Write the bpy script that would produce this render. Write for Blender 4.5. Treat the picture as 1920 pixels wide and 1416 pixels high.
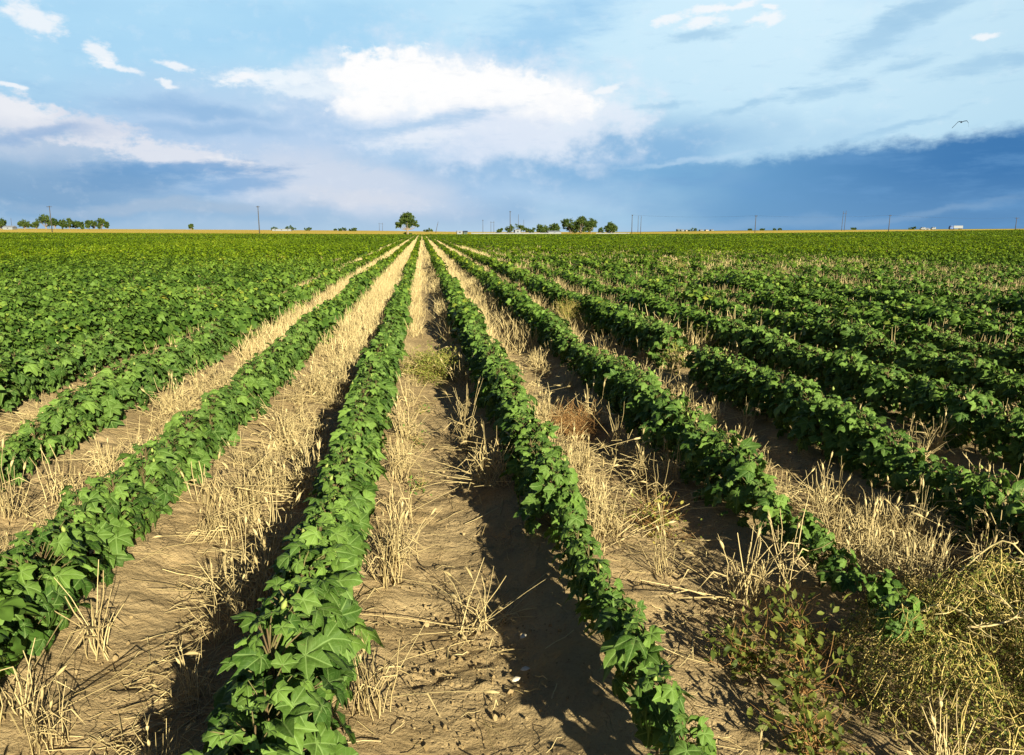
import bpy, math
import numpy as np
from mathutils import Vector

for o in list(bpy.data.objects):
    bpy.data.objects.remove(o, do_unlink=True)
S = bpy.context.scene
COL = S.collection
rad = math.radians
PI = math.pi

# ------------------------------------------------------------------ camera
EYE = 1.5                      # lens height above the furrow floor
FPX, CX, CY, YH, XV = 1400.0, 960.0, 708.0, 435.0, 790.0     # focal length, centre, horizon and row vanishing point
PITCH = math.atan((CY - YH) / FPX)
YAW = math.atan((CX - XV) / FPX * math.cos(PITCH))
cd = bpy.data.cameras.new('camera')
cam = bpy.data.objects.new('camera', cd)
COL.objects.link(cam)
cam.location = (0, 0, EYE)
cam.rotation_euler = (PI / 2 - PITCH, 0, -YAW)
cd.sensor_width = 36.0
cd.lens = FPX / 1920 * 36
cd.clip_start, cd.clip_end = 0.05, 20000
S.camera = cam

# ------------------------------------------------------------------ light and exposure
SUN_EL, SUN_AZ = 20.0, 19.0    # the sun stands behind the camera, a little to the right
EXPOSURE = 1.3
SKY_STRENGTH = 0.05
S.view_settings.view_transform = 'Standard'
S.view_settings.look = 'None'
S.view_settings.exposure = EXPOSURE
S.view_settings.gamma = 1.0
sl = bpy.data.lights.new('sun', 'SUN')
sl.energy = 5.0
sl.angle = rad(0.53)
sl.color = (1.0, 0.95, 0.74)
sun = bpy.data.objects.new('sun', sl)
COL.objects.link(sun)
LDIR = Vector((-math.sin(rad(SUN_AZ)) * math.cos(rad(SUN_EL)), math.cos(rad(SUN_AZ)) * math.cos(rad(SUN_EL)), -math.sin(rad(SUN_EL))))
sun.rotation_euler = LDIR.to_track_quat('-Z', 'Y').to_euler()

# ------------------------------------------------------------------ pixel <-> world helpers (numbers were read off the 1920 px photograph)
_F = np.array([math.sin(YAW) * math.cos(PITCH), math.cos(YAW) * math.cos(PITCH), -math.sin(PITCH)])
_R = np.array([math.cos(YAW), -math.sin(YAW), 0.0])
_U = np.cross(_R, _F)


def ray(px, py):
    return _F + _R * (px - CX) / FPX + _U * (CY - py) / FPX


def azel(px, py):
    d = ray(px, py)
    return math.degrees(math.atan2(d[0], d[1])), math.degrees(math.asin(d[2] / np.linalg.norm(d)))


def at(px, Y, py=YH):
    """world X of picture column px at the world distance Y"""
    d = ray(px, py)
    return d[0] / d[1] * Y


def project(P):
    d = np.asarray(P, float) - np.array([0, 0, EYE])
    w = d @ _F
    ws = np.where(np.abs(w) < 1e-6, 1e-6, w)
    return CX + FPX * (d @ _R) / ws, CY - FPX * (d @ _U) / ws, w


# ------------------------------------------------------------------ sky
def srgb(r, g, b):
    def f(c):
        c /= 255.0
        return c / 12.92 if c <= 0.04045 else ((c + 0.055) / 1.055) ** 2.4
    return f(r), f(g), f(b)


def build_sky():
    W = bpy.data.worlds.new('World')
    S.world = W
    W.use_nodes = True
    nt = W.node_tree
    nt.nodes.clear()
    N, L = nt.nodes.new, nt.links.new
    K = 1.0 / (SKY_STRENGTH * 2 ** EXPOSURE)

    def math_(op, a, b=None, c=None):
        n = N('ShaderNodeMath'); n.operation = op
        for i, v in enumerate((a, b, c)):
            if v is None: continue
            if isinstance(v, (int, float)): n.inputs[i].default_value = v
            else: L(v, n.inputs[i])
        return n.outputs[0]

    def maprange(v, f0, f1, t0=0.0, t1=1.0, smooth=True):
        n = N('ShaderNodeMapRange'); n.interpolation_type = 'SMOOTHSTEP' if smooth else 'LINEAR'
        L(v, n.inputs[0])
        for i, q in enumerate((f0, f1, t0, t1)): n.inputs[i + 1].default_value = q
        return n.outputs[0]

    def mix(fac, a, b):
        n = N('ShaderNodeMix'); n.data_type = 'RGBA'
        for s, v in ((n.inputs[0], fac), (n.inputs[6], a), (n.inputs[7], b)):
            if isinstance(v, (int, float)): s.default_value = v
            elif isinstance(v, tuple): s.default_value = (v[0] * K, v[1] * K, v[2] * K, 1)
            else: L(v, s)
        return n.outputs[2]

    out = N('ShaderNodeOutputWorld'); bg = N('ShaderNodeBackground')
    bg.inputs['Strength'].default_value = SKY_STRENGTH
    L(bg.outputs[0], out.inputs[0])
    st = N('ShaderNodeTexSky'); st.sky_type = 'NISHITA'; st.sun_disc = False
    st.sun_elevation = rad(SUN_EL); st.sun_rotation = rad(180 - SUN_AZ)
    st.altitude = 1000; st.air_density = 0.4; st.dust_density = 0.1; st.ozone_density = 1.5
    tc = N('ShaderNodeTexCoord')
    sep = N('ShaderNodeSeparateXYZ'); L(tc.outputs['Generated'], sep.inputs[0])
    az = math_('MULTIPLY', math_('ARCTAN2', sep.outputs[0], sep.outputs[1]), 180 / PI)
    el = math_('MULTIPLY', math_('ARCSINE', sep.outputs[2]), 180 / PI)
    comb = N('ShaderNodeCombineXYZ'); L(az, comb.inputs[0]); L(el, comb.inputs[1])
    ae = comb.outputs[0]

    def noise(scale, detail, stretch=(1, 1, 1), rough=0.55, loc=(0, 0, 0), rot=0.0, src=ae):
        m = N('ShaderNodeMapping'); L(src, m.inputs[0])
        m.inputs['Scale'].default_value = stretch; m.inputs['Location'].default_value = loc; m.inputs['Rotation'].default_value = (0, 0, rot)
        n = N('ShaderNodeTexNoise'); n.inputs['Scale'].default_value = scale; n.inputs['Detail'].default_value = detail; n.inputs['Roughness'].default_value = rough
        L(m.outputs[0], n.inputs['Vector'])
        return n

    def warp(amount, scale, detail, loc, stretch=(1, 1.6, 1)):
        n = noise(scale, detail, stretch, loc=loc)
        s = N('ShaderNodeVectorMath'); s.operation = 'SUBTRACT'; L(n.outputs['Color'], s.inputs[0]); s.inputs[1].default_value = (0.5, 0.5, 0.5)
        m = N('ShaderNodeVectorMath'); m.operation = 'MULTIPLY_ADD'; L(s.outputs[0], m.inputs[0])
        m.inputs[1].default_value = (amount, amount * 0.6, 0); L(ae, m.inputs[2])
        return m.outputs[0]

    wrp = warp(6.0, 0.14, 6, (3, 1, 0))
    n_puff = math_('SUBTRACT', noise(0.42, 9, (1, 1.35, 1), 0.58, (7, 2, 0)).outputs['Fac'], 0.5)
    n_wisp = math_('SUBTRACT', noise(0.34, 8, (0.6, 2.6, 1), 0.6, (1, 9, 0), rad(-9)).outputs['Fac'], 0.5)
    n_soft = math_('SUBTRACT', noise(0.12, 5, (0.8, 1.9, 1), 0.5, (4, 4, 0)).outputs['Fac'], 0.5)
    n_scrap = math_('SUBTRACT', noise(1.3, 8, (0.8, 1.5, 1), 0.62, (2, 5, 0)).outputs['Fac'], 0.5)
    n_heap = math_('SUBTRACT', noise(0.75, 9, (0.9, 1.2, 1), 0.6, (5, 8, 0)).outputs['Fac'], 0.5)
    n_streak = math_('SUBTRACT', noise(0.8, 8, (0.5, 2.0, 1), 0.65, (6, 3, 0), rad(-14)).outputs['Fac'], 0.5)
    KIND = {'puff': n_puff, 'wisp': n_wisp, 'soft': n_soft, 'scrap': n_scrap, 'streak': n_streak, 'heap': n_heap}
    wrp_small = warp(1.8, 0.5, 4, (8, 3, 0))

    # thin veil of high cloud over clear sky: paler towards the right and the horizon
    up = maprange(el, -2, 17)
    across = maprange(az, -32, 32)
    low = mix(across, srgb(168, 200, 228), srgb(186, 222, 242))
    high = mix(across, srgb(178, 223, 249), srgb(212, 240, 254))
    veil = mix(up, low, high)
    veil = mix(maprange(az, 26, 44, 0.0, 0.35), veil, srgb(160, 205, 230))
    veil = mix(maprange(n_soft, -0.02, 0.2, 0.0, 0.35), veil, srgb(170, 212, 242))
    col = veil

    def blob(px, py, rx, ry, rot, rgb, op=1.0, soft=0.35, kind='puff', amp=1.2):
        nonlocal col
        a, e = azel(px, py)
        m = N('ShaderNodeMapping'); m.vector_type = 'TEXTURE'; L(wrp_small if kind in ('scrap', 'streak', 'heap') else wrp, m.inputs[0])
        m.inputs['Location'].default_value = (a, e, 0); m.inputs['Rotation'].default_value = (0, 0, rad(rot))
        m.inputs['Scale'].default_value = (rx * 0.040, ry * 0.040, 1)
        ln = N('ShaderNodeVectorMath'); ln.operation = 'LENGTH'; L(m.outputs[0], ln.inputs[0])
        v = math_('SUBTRACT', 1.0, ln.outputs['Value'])
        v = math_('MULTIPLY_ADD', KIND[kind], amp, v)
        col = mix(maprange(v, -soft, soft, 0.0, op), col, srgb(*rgb))

    # high veils and the grey-blue banks
    blob(1000, 72, 170, 45, 26, (146, 199, 238), 0.65, 0.9, 'streak', 2.0)
    blob(560, 60, 260, 50, 6, (160, 210, 243), 0.7, 0.9, 'soft', 2.5)
    blob(110, 350, 330, 84, 0, (138, 174, 208), 0.85, 0.6, 'soft', 1.3)
    blob(210, 215, 120, 26, -8, (158, 200, 234), 0.6, 0.8, 'streak', 2.4)
    blob(560, 265, 330, 95, 4, (184, 208, 237), 0.85, 0.7, 'soft', 1.5)
    blob(800, 330, 380, 95, 0, (184, 209, 237), 0.85, 0.65, 'soft', 1.6)
    blob(1110, 298, 330, 55, 4, (128, 178, 220), 0.85, 0.7, 'soft', 1.4)
    blob(500, 400, 560, 30, 0, (140, 180, 216), 0.8, 0.6, 'soft', 1.6)
    # the bright cumulus in the middle with its cream skirts
    blob(885, 200, 265, 92, -6, (226, 236, 249), 0.95, 0.5, 'puff', 1.7)
    blob(880, 195, 235, 62, -5, (244, 249, 254), 0.9, 0.6, 'puff', 1.5)
    for b in ((700, 148, 66, 42), (770, 150, 70, 46), (850, 168, 90, 48), (940, 176, 80, 42), (1020, 190, 75, 36), (1082, 196, 42, 22), (690, 190, 60, 34)):
        blob(*b, -6, (255, 255, 255), 1.0, 0.30, 'heap', 2.0)
    blob(575, 168, 75, 12, 0, (235, 245, 253), 0.8, 0.6, 'scrap', 2.6)
    blob(900, 250, 200, 45, 4, (216, 228, 246), 0.75, 0.6, 'puff', 2.0)
    blob(640, 352, 200, 48, -6, (208, 219, 236), 0.9, 0.6, 'soft', 1.6)
    blob(570, 325, 90, 36, 0, (206, 218, 236), 0.7, 0.7, 'heap', 2.0)
    blob(680, 372, 100, 16, -4, (216, 222, 234), 0.7, 0.7, 'heap', 2.0)
    blob(500, 145, 80, 12, 4, (240, 248, 254), 0.85, 0.6, 'scrap', 2.6)
    blob(800, 232, 120, 11, 10, (160, 198, 232), 0.7, 0.8, 'streak', 2.6)
    blob(750, 285, 90, 22, 5, (164, 201, 234), 0.6, 0.8, 'heap', 2.6)
    blob(640, 240, 60, 16, 0, (166, 200, 234), 0.5, 0.8, 'heap', 2.6)
    blob(780, 262, 70, 14, 8, (240, 245, 252), 0.6, 0.8, 'scrap', 2.6)
    blob(380, 205, 110, 15, -3, (142, 184, 224), 0.75, 0.7, 'wisp', 1.3)
    blob(400, 248, 90, 12, 3, (142, 184, 224), 0.6, 0.7, 'wisp', 1.3)
    # the left-hand heap: lit crests over grey-blue bases
    blob(35, 220, 72, 28, -10, (240, 240, 245), 0.9, 0.4, 'scrap', 2.0)
    blob(180, 246, 62, 24, -8, (218, 223, 236), 0.85, 0.5, 'scrap', 2.2)
    blob(20, 262, 110, 26, -6, (196, 209, 228), 0.6, 0.8, 'heap', 1.5)
    blob(110, 250, 60, 10, 0, (132, 172, 216), 0.7, 0.6, 'wisp', 1.2)
    blob(320, 291, 115, 19, -6, (226, 230, 240), 0.9, 0.5, 'scrap', 2.4)
    blob(440, 308, 34, 8, -10, (236, 238, 244), 0.8, 0.5, 'scrap', 2.4)
    blob(350, 318, 140, 11, 2, (120, 166, 212), 0.85, 0.6, 'streak', 2.0)
    blob(240, 336, 90, 18, 4, (112, 160, 206), 0.75, 0.7, 'streak', 1.8)
    blob(440, 345, 80, 16, 6, (122, 170, 216), 0.75, 0.7, 'streak', 1.8)
    blob(60, 350, 160, 30, 0, (112, 156, 198), 0.5, 0.8, 'soft', 1.2)
    blob(330, 385, 190, 12, 0, (170, 192, 216), 0.7, 0.6, 'wisp', 1.4)
    # faint mottling in the thin high layer
    col = mix(maprange(n_heap, 0.02, 0.22, 0.0, 0.12), col, srgb(240, 246, 253))
    col = mix(maprange(n_streak, 0.04, 0.25, 0.0, 0.16), col, srgb(140, 184, 224))
    # the dark slab of cloud on the right, its upper rim rising to the right
    a0, e0 = azel(1180, 312); a1, e1 = azel(1905, 238)
    slope = (e1 - e0) / (a1 - a0)
    rim = math_('MULTIPLY_ADD', az, slope, e0 - slope * a0)
    d = math_('SUBTRACT', rim, el)
    d = math_('MULTIPLY_ADD', n_puff, 1.5, d)
    d = math_('MULTIPLY_ADD', n_scrap, 0.9, d)
    d = math_('MULTIPLY_ADD', n_soft, 0.8, d)
    ca, cb = azel(960, 330)[0], azel(1430, 330)[0]
    slabmask = math_('MULTIPLY', maprange(d, -0.3, 0.75), maprange(math_('MULTIPLY_ADD', n_soft, 10.0, az), ca, cb))
    slabcol = mix(maprange(az, azel(1150, 330)[0], azel(1900, 330)[0]), srgb(120, 174, 216), srgb(66, 122, 178))
    slabcol = mix(maprange(el, 0.5, 4.5, 0.55, 0.0), slabcol, srgb(112, 158, 200))
    slabcol = mix(maprange(n_wisp, -0.06, 0.2, 0.0, 0.5), slabcol, srgb(108, 158, 206))
    col = mix(slabmask, col, slabcol)
    blob(1290, 303, 90, 4, 6, (205, 228, 246), 0.4, 0.7, 'streak', 1.4)
    blob(1740, 400, 130, 6, 10, (132, 168, 204), 0.55, 0.8, 'streak', 1.6)
    # light low down over the horizon
    blob(700, 425, 600, 16, 0, (178, 203, 226), 0.6, 0.8, 'soft', 1.0)
    # scattered white scraps
    for b in ((60, 32, 34, 20, -15), (186, 100, 18, 15, -35), (222, 124, 28, 6, -10), (330, 127, 26, 6, -12), (312, 155, 16, 4, -10), (14, 161, 20, 4, -8), (1248, 38, 22, 8, 5), (1320, 18, 40, 6, 5), (1385, 12, 36, 5, 5),
              (1320, 44, 34, 9, 10), (1436, 36, 26, 8, 10), (1446, 13, 10, 4, 0), (1850, 71, 17, 5, 5), (1140, 165, 28, 6, 10), (455, 148, 30, 6, 5)):
        blob(*b, (248, 250, 253), 0.8, 0.55, 'scrap', 2.6)
    # grey-blue wisps high on the right
    for b in ((1660, 60, 95, 22, 30), (1750, 14, 80, 14, 14), (1840, 122, 60, 11, 8), (1545, 174, 52, 9, 4), (1700, 122, 34, 9, 12), (1390, 200, 56, 6, 14), (1690, 236, 66, 5, 14), (1250, 196, 50, 5, 4), (1310, 70, 50, 7, 5), (1915, 105, 18, 12, 0)):
        blob(*b, (162, 203, 232), 0.7, 0.8, 'streak', 3.0)
    # the clouds only fill the part of the sky ahead; overhead and behind it is clear
    m1 = maprange(math_('ABSOLUTE', math_('SUBTRACT', az, 7.0)), 44, 64, 1.0, 0.0)
    m2 = maprange(el, 19, 32, 1.0, 0.0)
    L(mix(math_('MULTIPLY', m1, m2), st.outputs[0], col), bg.inputs[0])


build_sky()


# ------------------------------------------------------------------ mesh helpers
class MB:
    """collects triangles/quads and builds ONE mesh object"""

    def __init__(self):
        self.v, self.t, self.q, self.a, self.u, self.n = [], [], [], [], [], 0

    def add(self, V, tris=None, quads=None, tint=0.5, uv=None):
        V = np.asarray(V, np.float32).reshape(-1, 3)
        if tris is not None and len(tris): self.t.append(np.asarray(tris, np.int64).reshape(-1, 3) + self.n)
        if quads is not None and len(quads): self.q.append(np.asarray(quads, np.int64).reshape(-1, 4) + self.n)
        self.v.append(V); self.n += len(V)
        self.a.append(np.broadcast_to(np.asarray(tint, np.float32), (len(V),)))
        self.u.append(np.zeros((len(V), 2), np.float32) if uv is None else np.asarray(uv, np.float32))
        return self

    def mesh(self, name, mats, smooth=True):
        V = np.concatenate(self.v) if self.v else np.zeros((0, 3), np.float32)
        T = np.concatenate(self.t) if self.t else np.zeros((0, 3), np.int64)
        Q = np.concatenate(self.q) if self.q else np.zeros((0, 4), np.int64)
        me = bpy.data.meshes.new(name)
        me.vertices.add(len(V)); me.vertices.foreach_set('co', V.ravel())
        li = np.concatenate([T.ravel(), Q.ravel()]).astype(np.int32)
        me.loops.add(len(li)); me.loops.foreach_set('vertex_index', li)
        npoly = len(T) + len(Q)
        me.polygons.add(npoly)
        ls = np.concatenate([np.arange(len(T)) * 3, len(T) * 3 + np.arange(len(Q)) * 4]).astype(np.int32)
        me.polygons.foreach_set('loop_start', ls)
        me.polygons.foreach_set('use_smooth', np.full(npoly, smooth))
        me.update(calc_edges=True)
        at_ = me.attributes.new('tint', 'FLOAT', 'POINT'); at_.data.foreach_set('value', np.concatenate(self.a).astype(np.float32))
        U = np.concatenate(self.u)
        if np.any(U):
            ul = me.uv_layers.new(name='leaf'); ul.data.foreach_set('uv', U[li].ravel())
        for m in (mats if isinstance(mats, (list, tuple)) else [mats]): me.materials.append(m)
        return me

    def build(self, name, mats, parent=None, smooth=True, loc=None):
        o = bpy.data.objects.new(name, self.mesh(name, mats, smooth))
        COL.objects.link(o)
        if parent is not None: o.parent = parent
        if loc is not None: o.location = loc
        return o


def tag(o, label=None, cat=None, group=None, kind=None):
    if label: o['label'] = label
    if cat: o['category'] = cat
    if group: o['group'] = group
    if kind: o['kind'] = kind
    return o


def empty(name, loc, label, cat, group=None, rz=0.0):
    o = bpy.data.objects.new(name, None); COL.objects.link(o)
    o.empty_display_size = 0.1
    o.location = loc; o.rotation_euler = (0, 0, rz)
    return tag(o, label, cat, group)


def copy_thing(root, loc, rz, scale, label, group):
    r = root.copy(); COL.objects.link(r)
    r.location = loc; r.rotation_euler = (0, 0, rz); r.scale = (scale,) * 3
    r['label'] = label; r['group'] = group
    for ch in PARTS_OF[root.name]:
        c = ch.copy(); COL.objects.link(c); c.parent = r
    return r


PARTS_OF = {}


def tube(pts, radii, k=3):
    """one tapered tube along a polyline -> verts, quads"""
    P = np.asarray(pts, float); n = len(P)
    R = np.broadcast_to(np.asarray(radii, float), (n,))
    T = np.gradient(P, axis=0); T /= np.linalg.norm(T, axis=1, keepdims=True) + 1e-9
    ref = np.array([1.0, 0.13, 0.07]) if abs(T[:, 2]).mean() > 0.6 else np.array([0.05, 0.1, 1.0])
    A = np.cross(T, ref); A /= np.linalg.norm(A, axis=1, keepdims=True) + 1e-9
    B = np.cross(T, A)
    ang = np.arange(k) * 2 * PI / k
    V = P[:, None, :] + R[:, None, None] * (A[:, None, :] * np.cos(ang)[None, :, None] + B[:, None, :] * np.sin(ang)[None, :, None])
    i, j = np.meshgrid(np.arange(n - 1), np.arange(k), indexing='ij')
    j2 = (j + 1) % k
    Q = np.stack([i * k + j, i * k + j2, (i + 1) * k + j2, (i + 1) * k + j], -1).reshape(-1, 4)
    return V.reshape(-1, 3), Q


def capped_tube(mb, pts, radii, k=8, tint=0.5):
    V, Q = tube(pts, radii, k)
    n = len(V)
    V = np.vstack([V, [pts[0]], [pts[-1]]])
    T = [(n, (j + 1) % k, j) for j in range(k)] + [(n + 1, n - k + j, n - k + (j + 1) % k) for j in range(k)]
    mb.add(V, T, Q, tint)


def box(mb, x0, x1, y0, y1, z0, z1, tint=0.5):
    V = [(x, y, z) for z in (z0, z1) for y in (y0, y1) for x in (x0, x1)]
    mb.add(V, None, [(0, 2, 3, 1), (4, 5, 7, 6), (0, 1, 5, 4), (2, 6, 7, 3), (0, 4, 6, 2), (1, 3, 7, 5)], tint)
    return mb


_tab = np.random.default_rng(5).random((256, 256))


def vnoise(x, y):
    xi, yi = np.floor(x).astype(int), np.floor(y).astype(int)
    fx, fy = x - xi, y - yi
    fx, fy = fx * fx * (3 - 2 * fx), fy * fy * (3 - 2 * fy)
    g = lambda a, b: _tab[a & 255, b & 255]
    return (g(xi, yi) * (1 - fx) + g(xi + 1, yi) * fx) * (1 - fy) + (g(xi, yi + 1) * (1 - fx) + g(xi + 1, yi + 1) * fx) * fy - 0.5


def fbm(x, y, octaves=4):
    s, a = 0, 1.0
    for _ in range(octaves):
        s = s + a * vnoise(x, y); x, y, a = x * 2.03 + 17.3, y * 2.03 + 9.1, a * 0.5
    return s


def sstep(v, a, b):
    t = np.clip((np.asarray(v, float) - a) / (b - a), 0, 1)
    return t * t * (3 - 2 * t)


# ------------------------------------------------------------------ terrain
ROW0, PITCH_ROW, FIELD_END = 0.6, 1.0, 300.0


def terrain(X, Y):
    X, Y = np.asarray(X, float), np.asarray(Y, float)
    u = np.clip(X / np.maximum(Y, 40.0), -1.2, 1.3)
    near = np.interp(u, [-1.2, -0.52, -0.2, 0, 0.25, 0.42, 0.875, 1.3], [1.6, 0.89, 0.4, 0.14, 0.2, 0.35, 1.97, 3.0])
    far = np.interp(u, [-1.2, -0.52, -0.23, -0.06, 0.06, 0.28, 0.42, 0.875, 1.3], [5.9, 5.4, 4.0, 3.0, 1.6, 1.5, 3.3, 5.8, 6.5])
    z = near * sstep(Y, 40, FIELD_END)
    t = np.clip((Y - FIELD_END) / 600.0, 0, 1)
    z = np.where(Y > FIELD_END, near + (far - near) * t, z)
    return np.where(Y > 900, far - (Y - 900) * 0.002, z)


def bed(X, Y):
    c = 0.5 + 0.5 * np.cos(2 * PI * (np.asarray(X, float) - ROW0) / PITCH_ROW)
    a = (1 - sstep(np.abs(X), 8, 11)) * (1 - sstep(Y, 25, 35))
    return 0.085 * c ** 1.3 * a + 0.03 * (1 - a)


def gz(X, Y):
    return terrain(X, Y) + bed(X, Y)


# ------------------------------------------------------------------ materials
def new_mat(name):
    m = bpy.data.materials.new(name); m.use_nodes = True
    nt = m.node_tree
    return m, nt, nt.nodes['Principled BSDF']


class NT:
    def __init__(s, nt): s.nt = nt
    def n(s, t, **kw):
        o = s.nt.nodes.new(t)
        for k, v in kw.items(): setattr(o, k, v)
        return o
    def set(s, sock, v):
        if isinstance(v, (int, float)): sock.default_value = v
        elif isinstance(v, tuple): sock.default_value = v if len(v) != 3 or sock.type == 'VECTOR' else (*v, 1)
        else: s.nt.links.new(v, sock)
    def math(s, op, *a):
        o = s.n('ShaderNodeMath', operation=op)
        for i, v in enumerate(a): s.set(o.inputs[i], v)
        return o.outputs[0]
    def mix(s, f, a, b, mode='MIX'):
        o = s.n('ShaderNodeMix', data_type='RGBA', blend_type=mode)
        s.set(o.inputs[0], f); s.set(o.inputs[6], a); s.set(o.inputs[7], b)
        return o.outputs[2]
    def map(s, v, a, b, c=0.0, d=1.0):
        o = s.n('ShaderNodeMapRange', interpolation_type='SMOOTHSTEP')
        s.set(o.inputs[0], v)
        for i, q in enumerate((a, b, c, d)): o.inputs[i + 1].default_value = q
        return o.outputs[0]
    def noise(s, vec, scale, detail=4, rough=0.55, stretch=None):
        if stretch:
            m = s.n('ShaderNodeMapping'); s.set(m.inputs[0], vec); m.inputs['Scale'].default_value = stretch; vec = m.outputs[0]
        o = s.n('ShaderNodeTexNoise'); s.set(o.inputs['Vector'], vec)
        o.inputs['Scale'].default_value = scale; o.inputs['Detail'].default_value = detail; o.inputs['Roughness'].default_value = rough
        return o.outputs['Fac']
    def ramp(s, v, stops):
        o = s.n('ShaderNodeValToRGB'); s.set(o.inputs[0], v)
        e = o.color_ramp.elements
        while len(e) > 1: e.remove(e[-1])
        for i, (p, c) in enumerate(stops):
            q = e[0] if i == 0 else e.new(p)
            q.position = p; q.color = (*c, 1)
        return o.outputs[0]
    def attr(s, name='tint'):
        return s.n('ShaderNodeAttribute', attribute_name=name).outputs['Fac']


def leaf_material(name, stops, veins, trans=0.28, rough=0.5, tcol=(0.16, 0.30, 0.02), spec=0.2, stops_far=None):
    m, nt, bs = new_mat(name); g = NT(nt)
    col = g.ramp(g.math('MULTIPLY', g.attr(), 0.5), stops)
    pos = g.n('ShaderNodeNewGeometry').outputs['Position']
    if stops_far:                                  # the crop turns yellower with distance into the field
        sp = g.n('ShaderNodeSeparateXYZ'); g.set(sp.inputs[0], pos)
        col = g.mix(g.map(sp.outputs[1], 7.0, 45.0), col, g.ramp(g.math('MULTIPLY', g.attr(), 0.5), stops_far))
    if veins:                                      # dusty, paler blotches
        col = g.mix(g.map(g.noise(pos, 14.0, 5, 0.7), 0.5, 0.75, 0.0, 0.28), col, (0.21, 0.25, 0.09))
        col = g.mix(g.map(g.noise(pos, 110.0, 2, 0.5), 0.68, 0.76, 0.0, 0.5), col, (0.16, 0.12, 0.05))
    col = g.mix(g.map(g.noise(pos, 45.0, 3), 0.35, 0.7, 0.0, 0.35), col, g.mix(1.0, col, (0.6, 0.68, 0.5), 'MULTIPLY'))
    if veins:
        uv = g.n('ShaderNodeUVMap', uv_map='leaf').outputs[0]
        sp = g.n('ShaderNodeSeparateXYZ'); g.set(sp.inputs[0], uv)
        x, y = sp.outputs[0], sp.outputs[1]
        r = g.math('SQRT', g.math('ADD', g.math('MULTIPLY', x, x), g.math('MULTIPLY', y, y)))
        an = g.math('ABSOLUTE', g.math('ARCTAN2', y, x))
        best = None
        for d in (0.0, 54.0, 112.0):
            dist = g.math('MULTIPLY', g.math('ABSOLUTE', g.math('SINE', g.math('SUBTRACT', an, rad(d)))), r)
            best = dist if best is None else g.math('MINIMUM', best, dist)
        v = g.map(best, 0.010, 0.035, 0.75, 0.0)
        # secondary veins branching off the main ones
        w = g.n('ShaderNodeTexWave', wave_type='BANDS', bands_direction='X')
        cmb = g.n('ShaderNodeCombineXYZ'); g.set(cmb.inputs[0], g.math('SUBTRACT', r, g.math('MULTIPLY', best, 0.9)))
        g.set(w.inputs['Vector'], cmb.outputs[0]); w.inputs['Scale'].default_value = 2.1
        v2 = g.math('MULTIPLY', g.map(w.outputs['Fac'], 0.88, 1.0), 0.22)
        col = g.mix(g.math('MULTIPLY', g.math('MAXIMUM', v, v2), 0.7), col, (0.21, 0.30, 0.09))
        bp = g.n('ShaderNodeBump'); bp.inputs['Strength'].default_value = 0.35; bp.inputs['Distance'].default_value = 0.004
        g.set(bp.inputs['Height'], g.math('SUBTRACT', g.noise(pos, 90.0, 3), g.math('MAXIMUM', v, v2)))
        nt.links.new(bp.outputs[0], bs.inputs['Normal'])
    nt.links.new(col, bs.inputs['Base Color'])
    bs.inputs['Roughness'].default_value = rough
    bs.inputs['Specular IOR Level'].default_value = spec
    tr = g.n('ShaderNodeBsdfTranslucent'); g.set(tr.inputs[0], g.mix(0.6, col, tcol))
    ms = g.n('ShaderNodeMixShader'); ms.inputs[0].default_value = trans
    nt.links.new(bs.outputs[0], ms.inputs[1]); nt.links.new(tr.outputs[0], ms.inputs[2])
    nt.links.new(ms.outputs[0], nt.nodes['Material Output'].inputs[0])
    return m


def plain_mat(name, c0, c1, scale=20.0, rough=0.8, spec=0.2, use_tint=True, stretch=None):
    m, nt, bs = new_mat(name); g = NT(nt)
    pos = g.n('ShaderNodeNewGeometry').outputs['Position']
    f = g.noise(pos, scale, 4, 0.6, stretch)
    if use_tint: f = g.math('ADD', g.math('MULTIPLY', g.math('SUBTRACT', f, 0.5), 0.6), g.attr())
    nt.links.new(g.mix(g.math('MINIMUM', g.math('MAXIMUM', f, 0.0), 1.0), c0, c1), bs.inputs['Base Color'])
    bs.inputs['Roughness'].default_value = rough; bs.inputs['Specular IOR Level'].default_value = spec
    return m


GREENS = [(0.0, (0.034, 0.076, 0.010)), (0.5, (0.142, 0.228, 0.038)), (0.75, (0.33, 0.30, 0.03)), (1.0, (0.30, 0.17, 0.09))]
GREENS_FAR = [(0.0, (0.026, 0.054, 0.002)), (0.5, (0.134, 0.196, 0.004)), (0.75, (0.30, 0.28, 0.03)), (1.0, (0.26, 0.16, 0.08))]
M = {}
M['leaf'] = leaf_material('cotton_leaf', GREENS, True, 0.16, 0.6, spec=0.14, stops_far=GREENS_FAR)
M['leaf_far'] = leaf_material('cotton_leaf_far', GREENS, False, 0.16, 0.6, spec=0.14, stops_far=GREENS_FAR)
M['stem'] = plain_mat('cotton_stem', (0.10, 0.055, 0.03), (0.16, 0.15, 0.05), 60, 0.7)
M['bud'] = plain_mat('bud_green', (0.14, 0.20, 0.04), (0.30, 0.33, 0.08), 80, 0.6)
M['straw'] = plain_mat('dry_straw', (0.25, 0.18, 0.075), (0.56, 0.435, 0.205), 25, 0.65, 0.25)
M['weed'] = leaf_material('weed_leaf', [(0.0, (0.05, 0.075, 0.012)), (0.5, (0.24, 0.25, 0.045)), (0.75, (0.42, 0.33, 0.08)), (1.0, (0.25, 0.10, 0.05))], False, 0.25, 0.6, (0.3, 0.3, 0.04))
M['weed_stem'] = plain_mat('weed_stem', (0.30, 0.20, 0.07), (0.50, 0.40, 0.14), 60, 0.7)
M['vine'] = plain_mat('vine_stalk', (0.38, 0.25, 0.14), (0.58, 0.47, 0.20), 40, 0.6)
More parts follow.
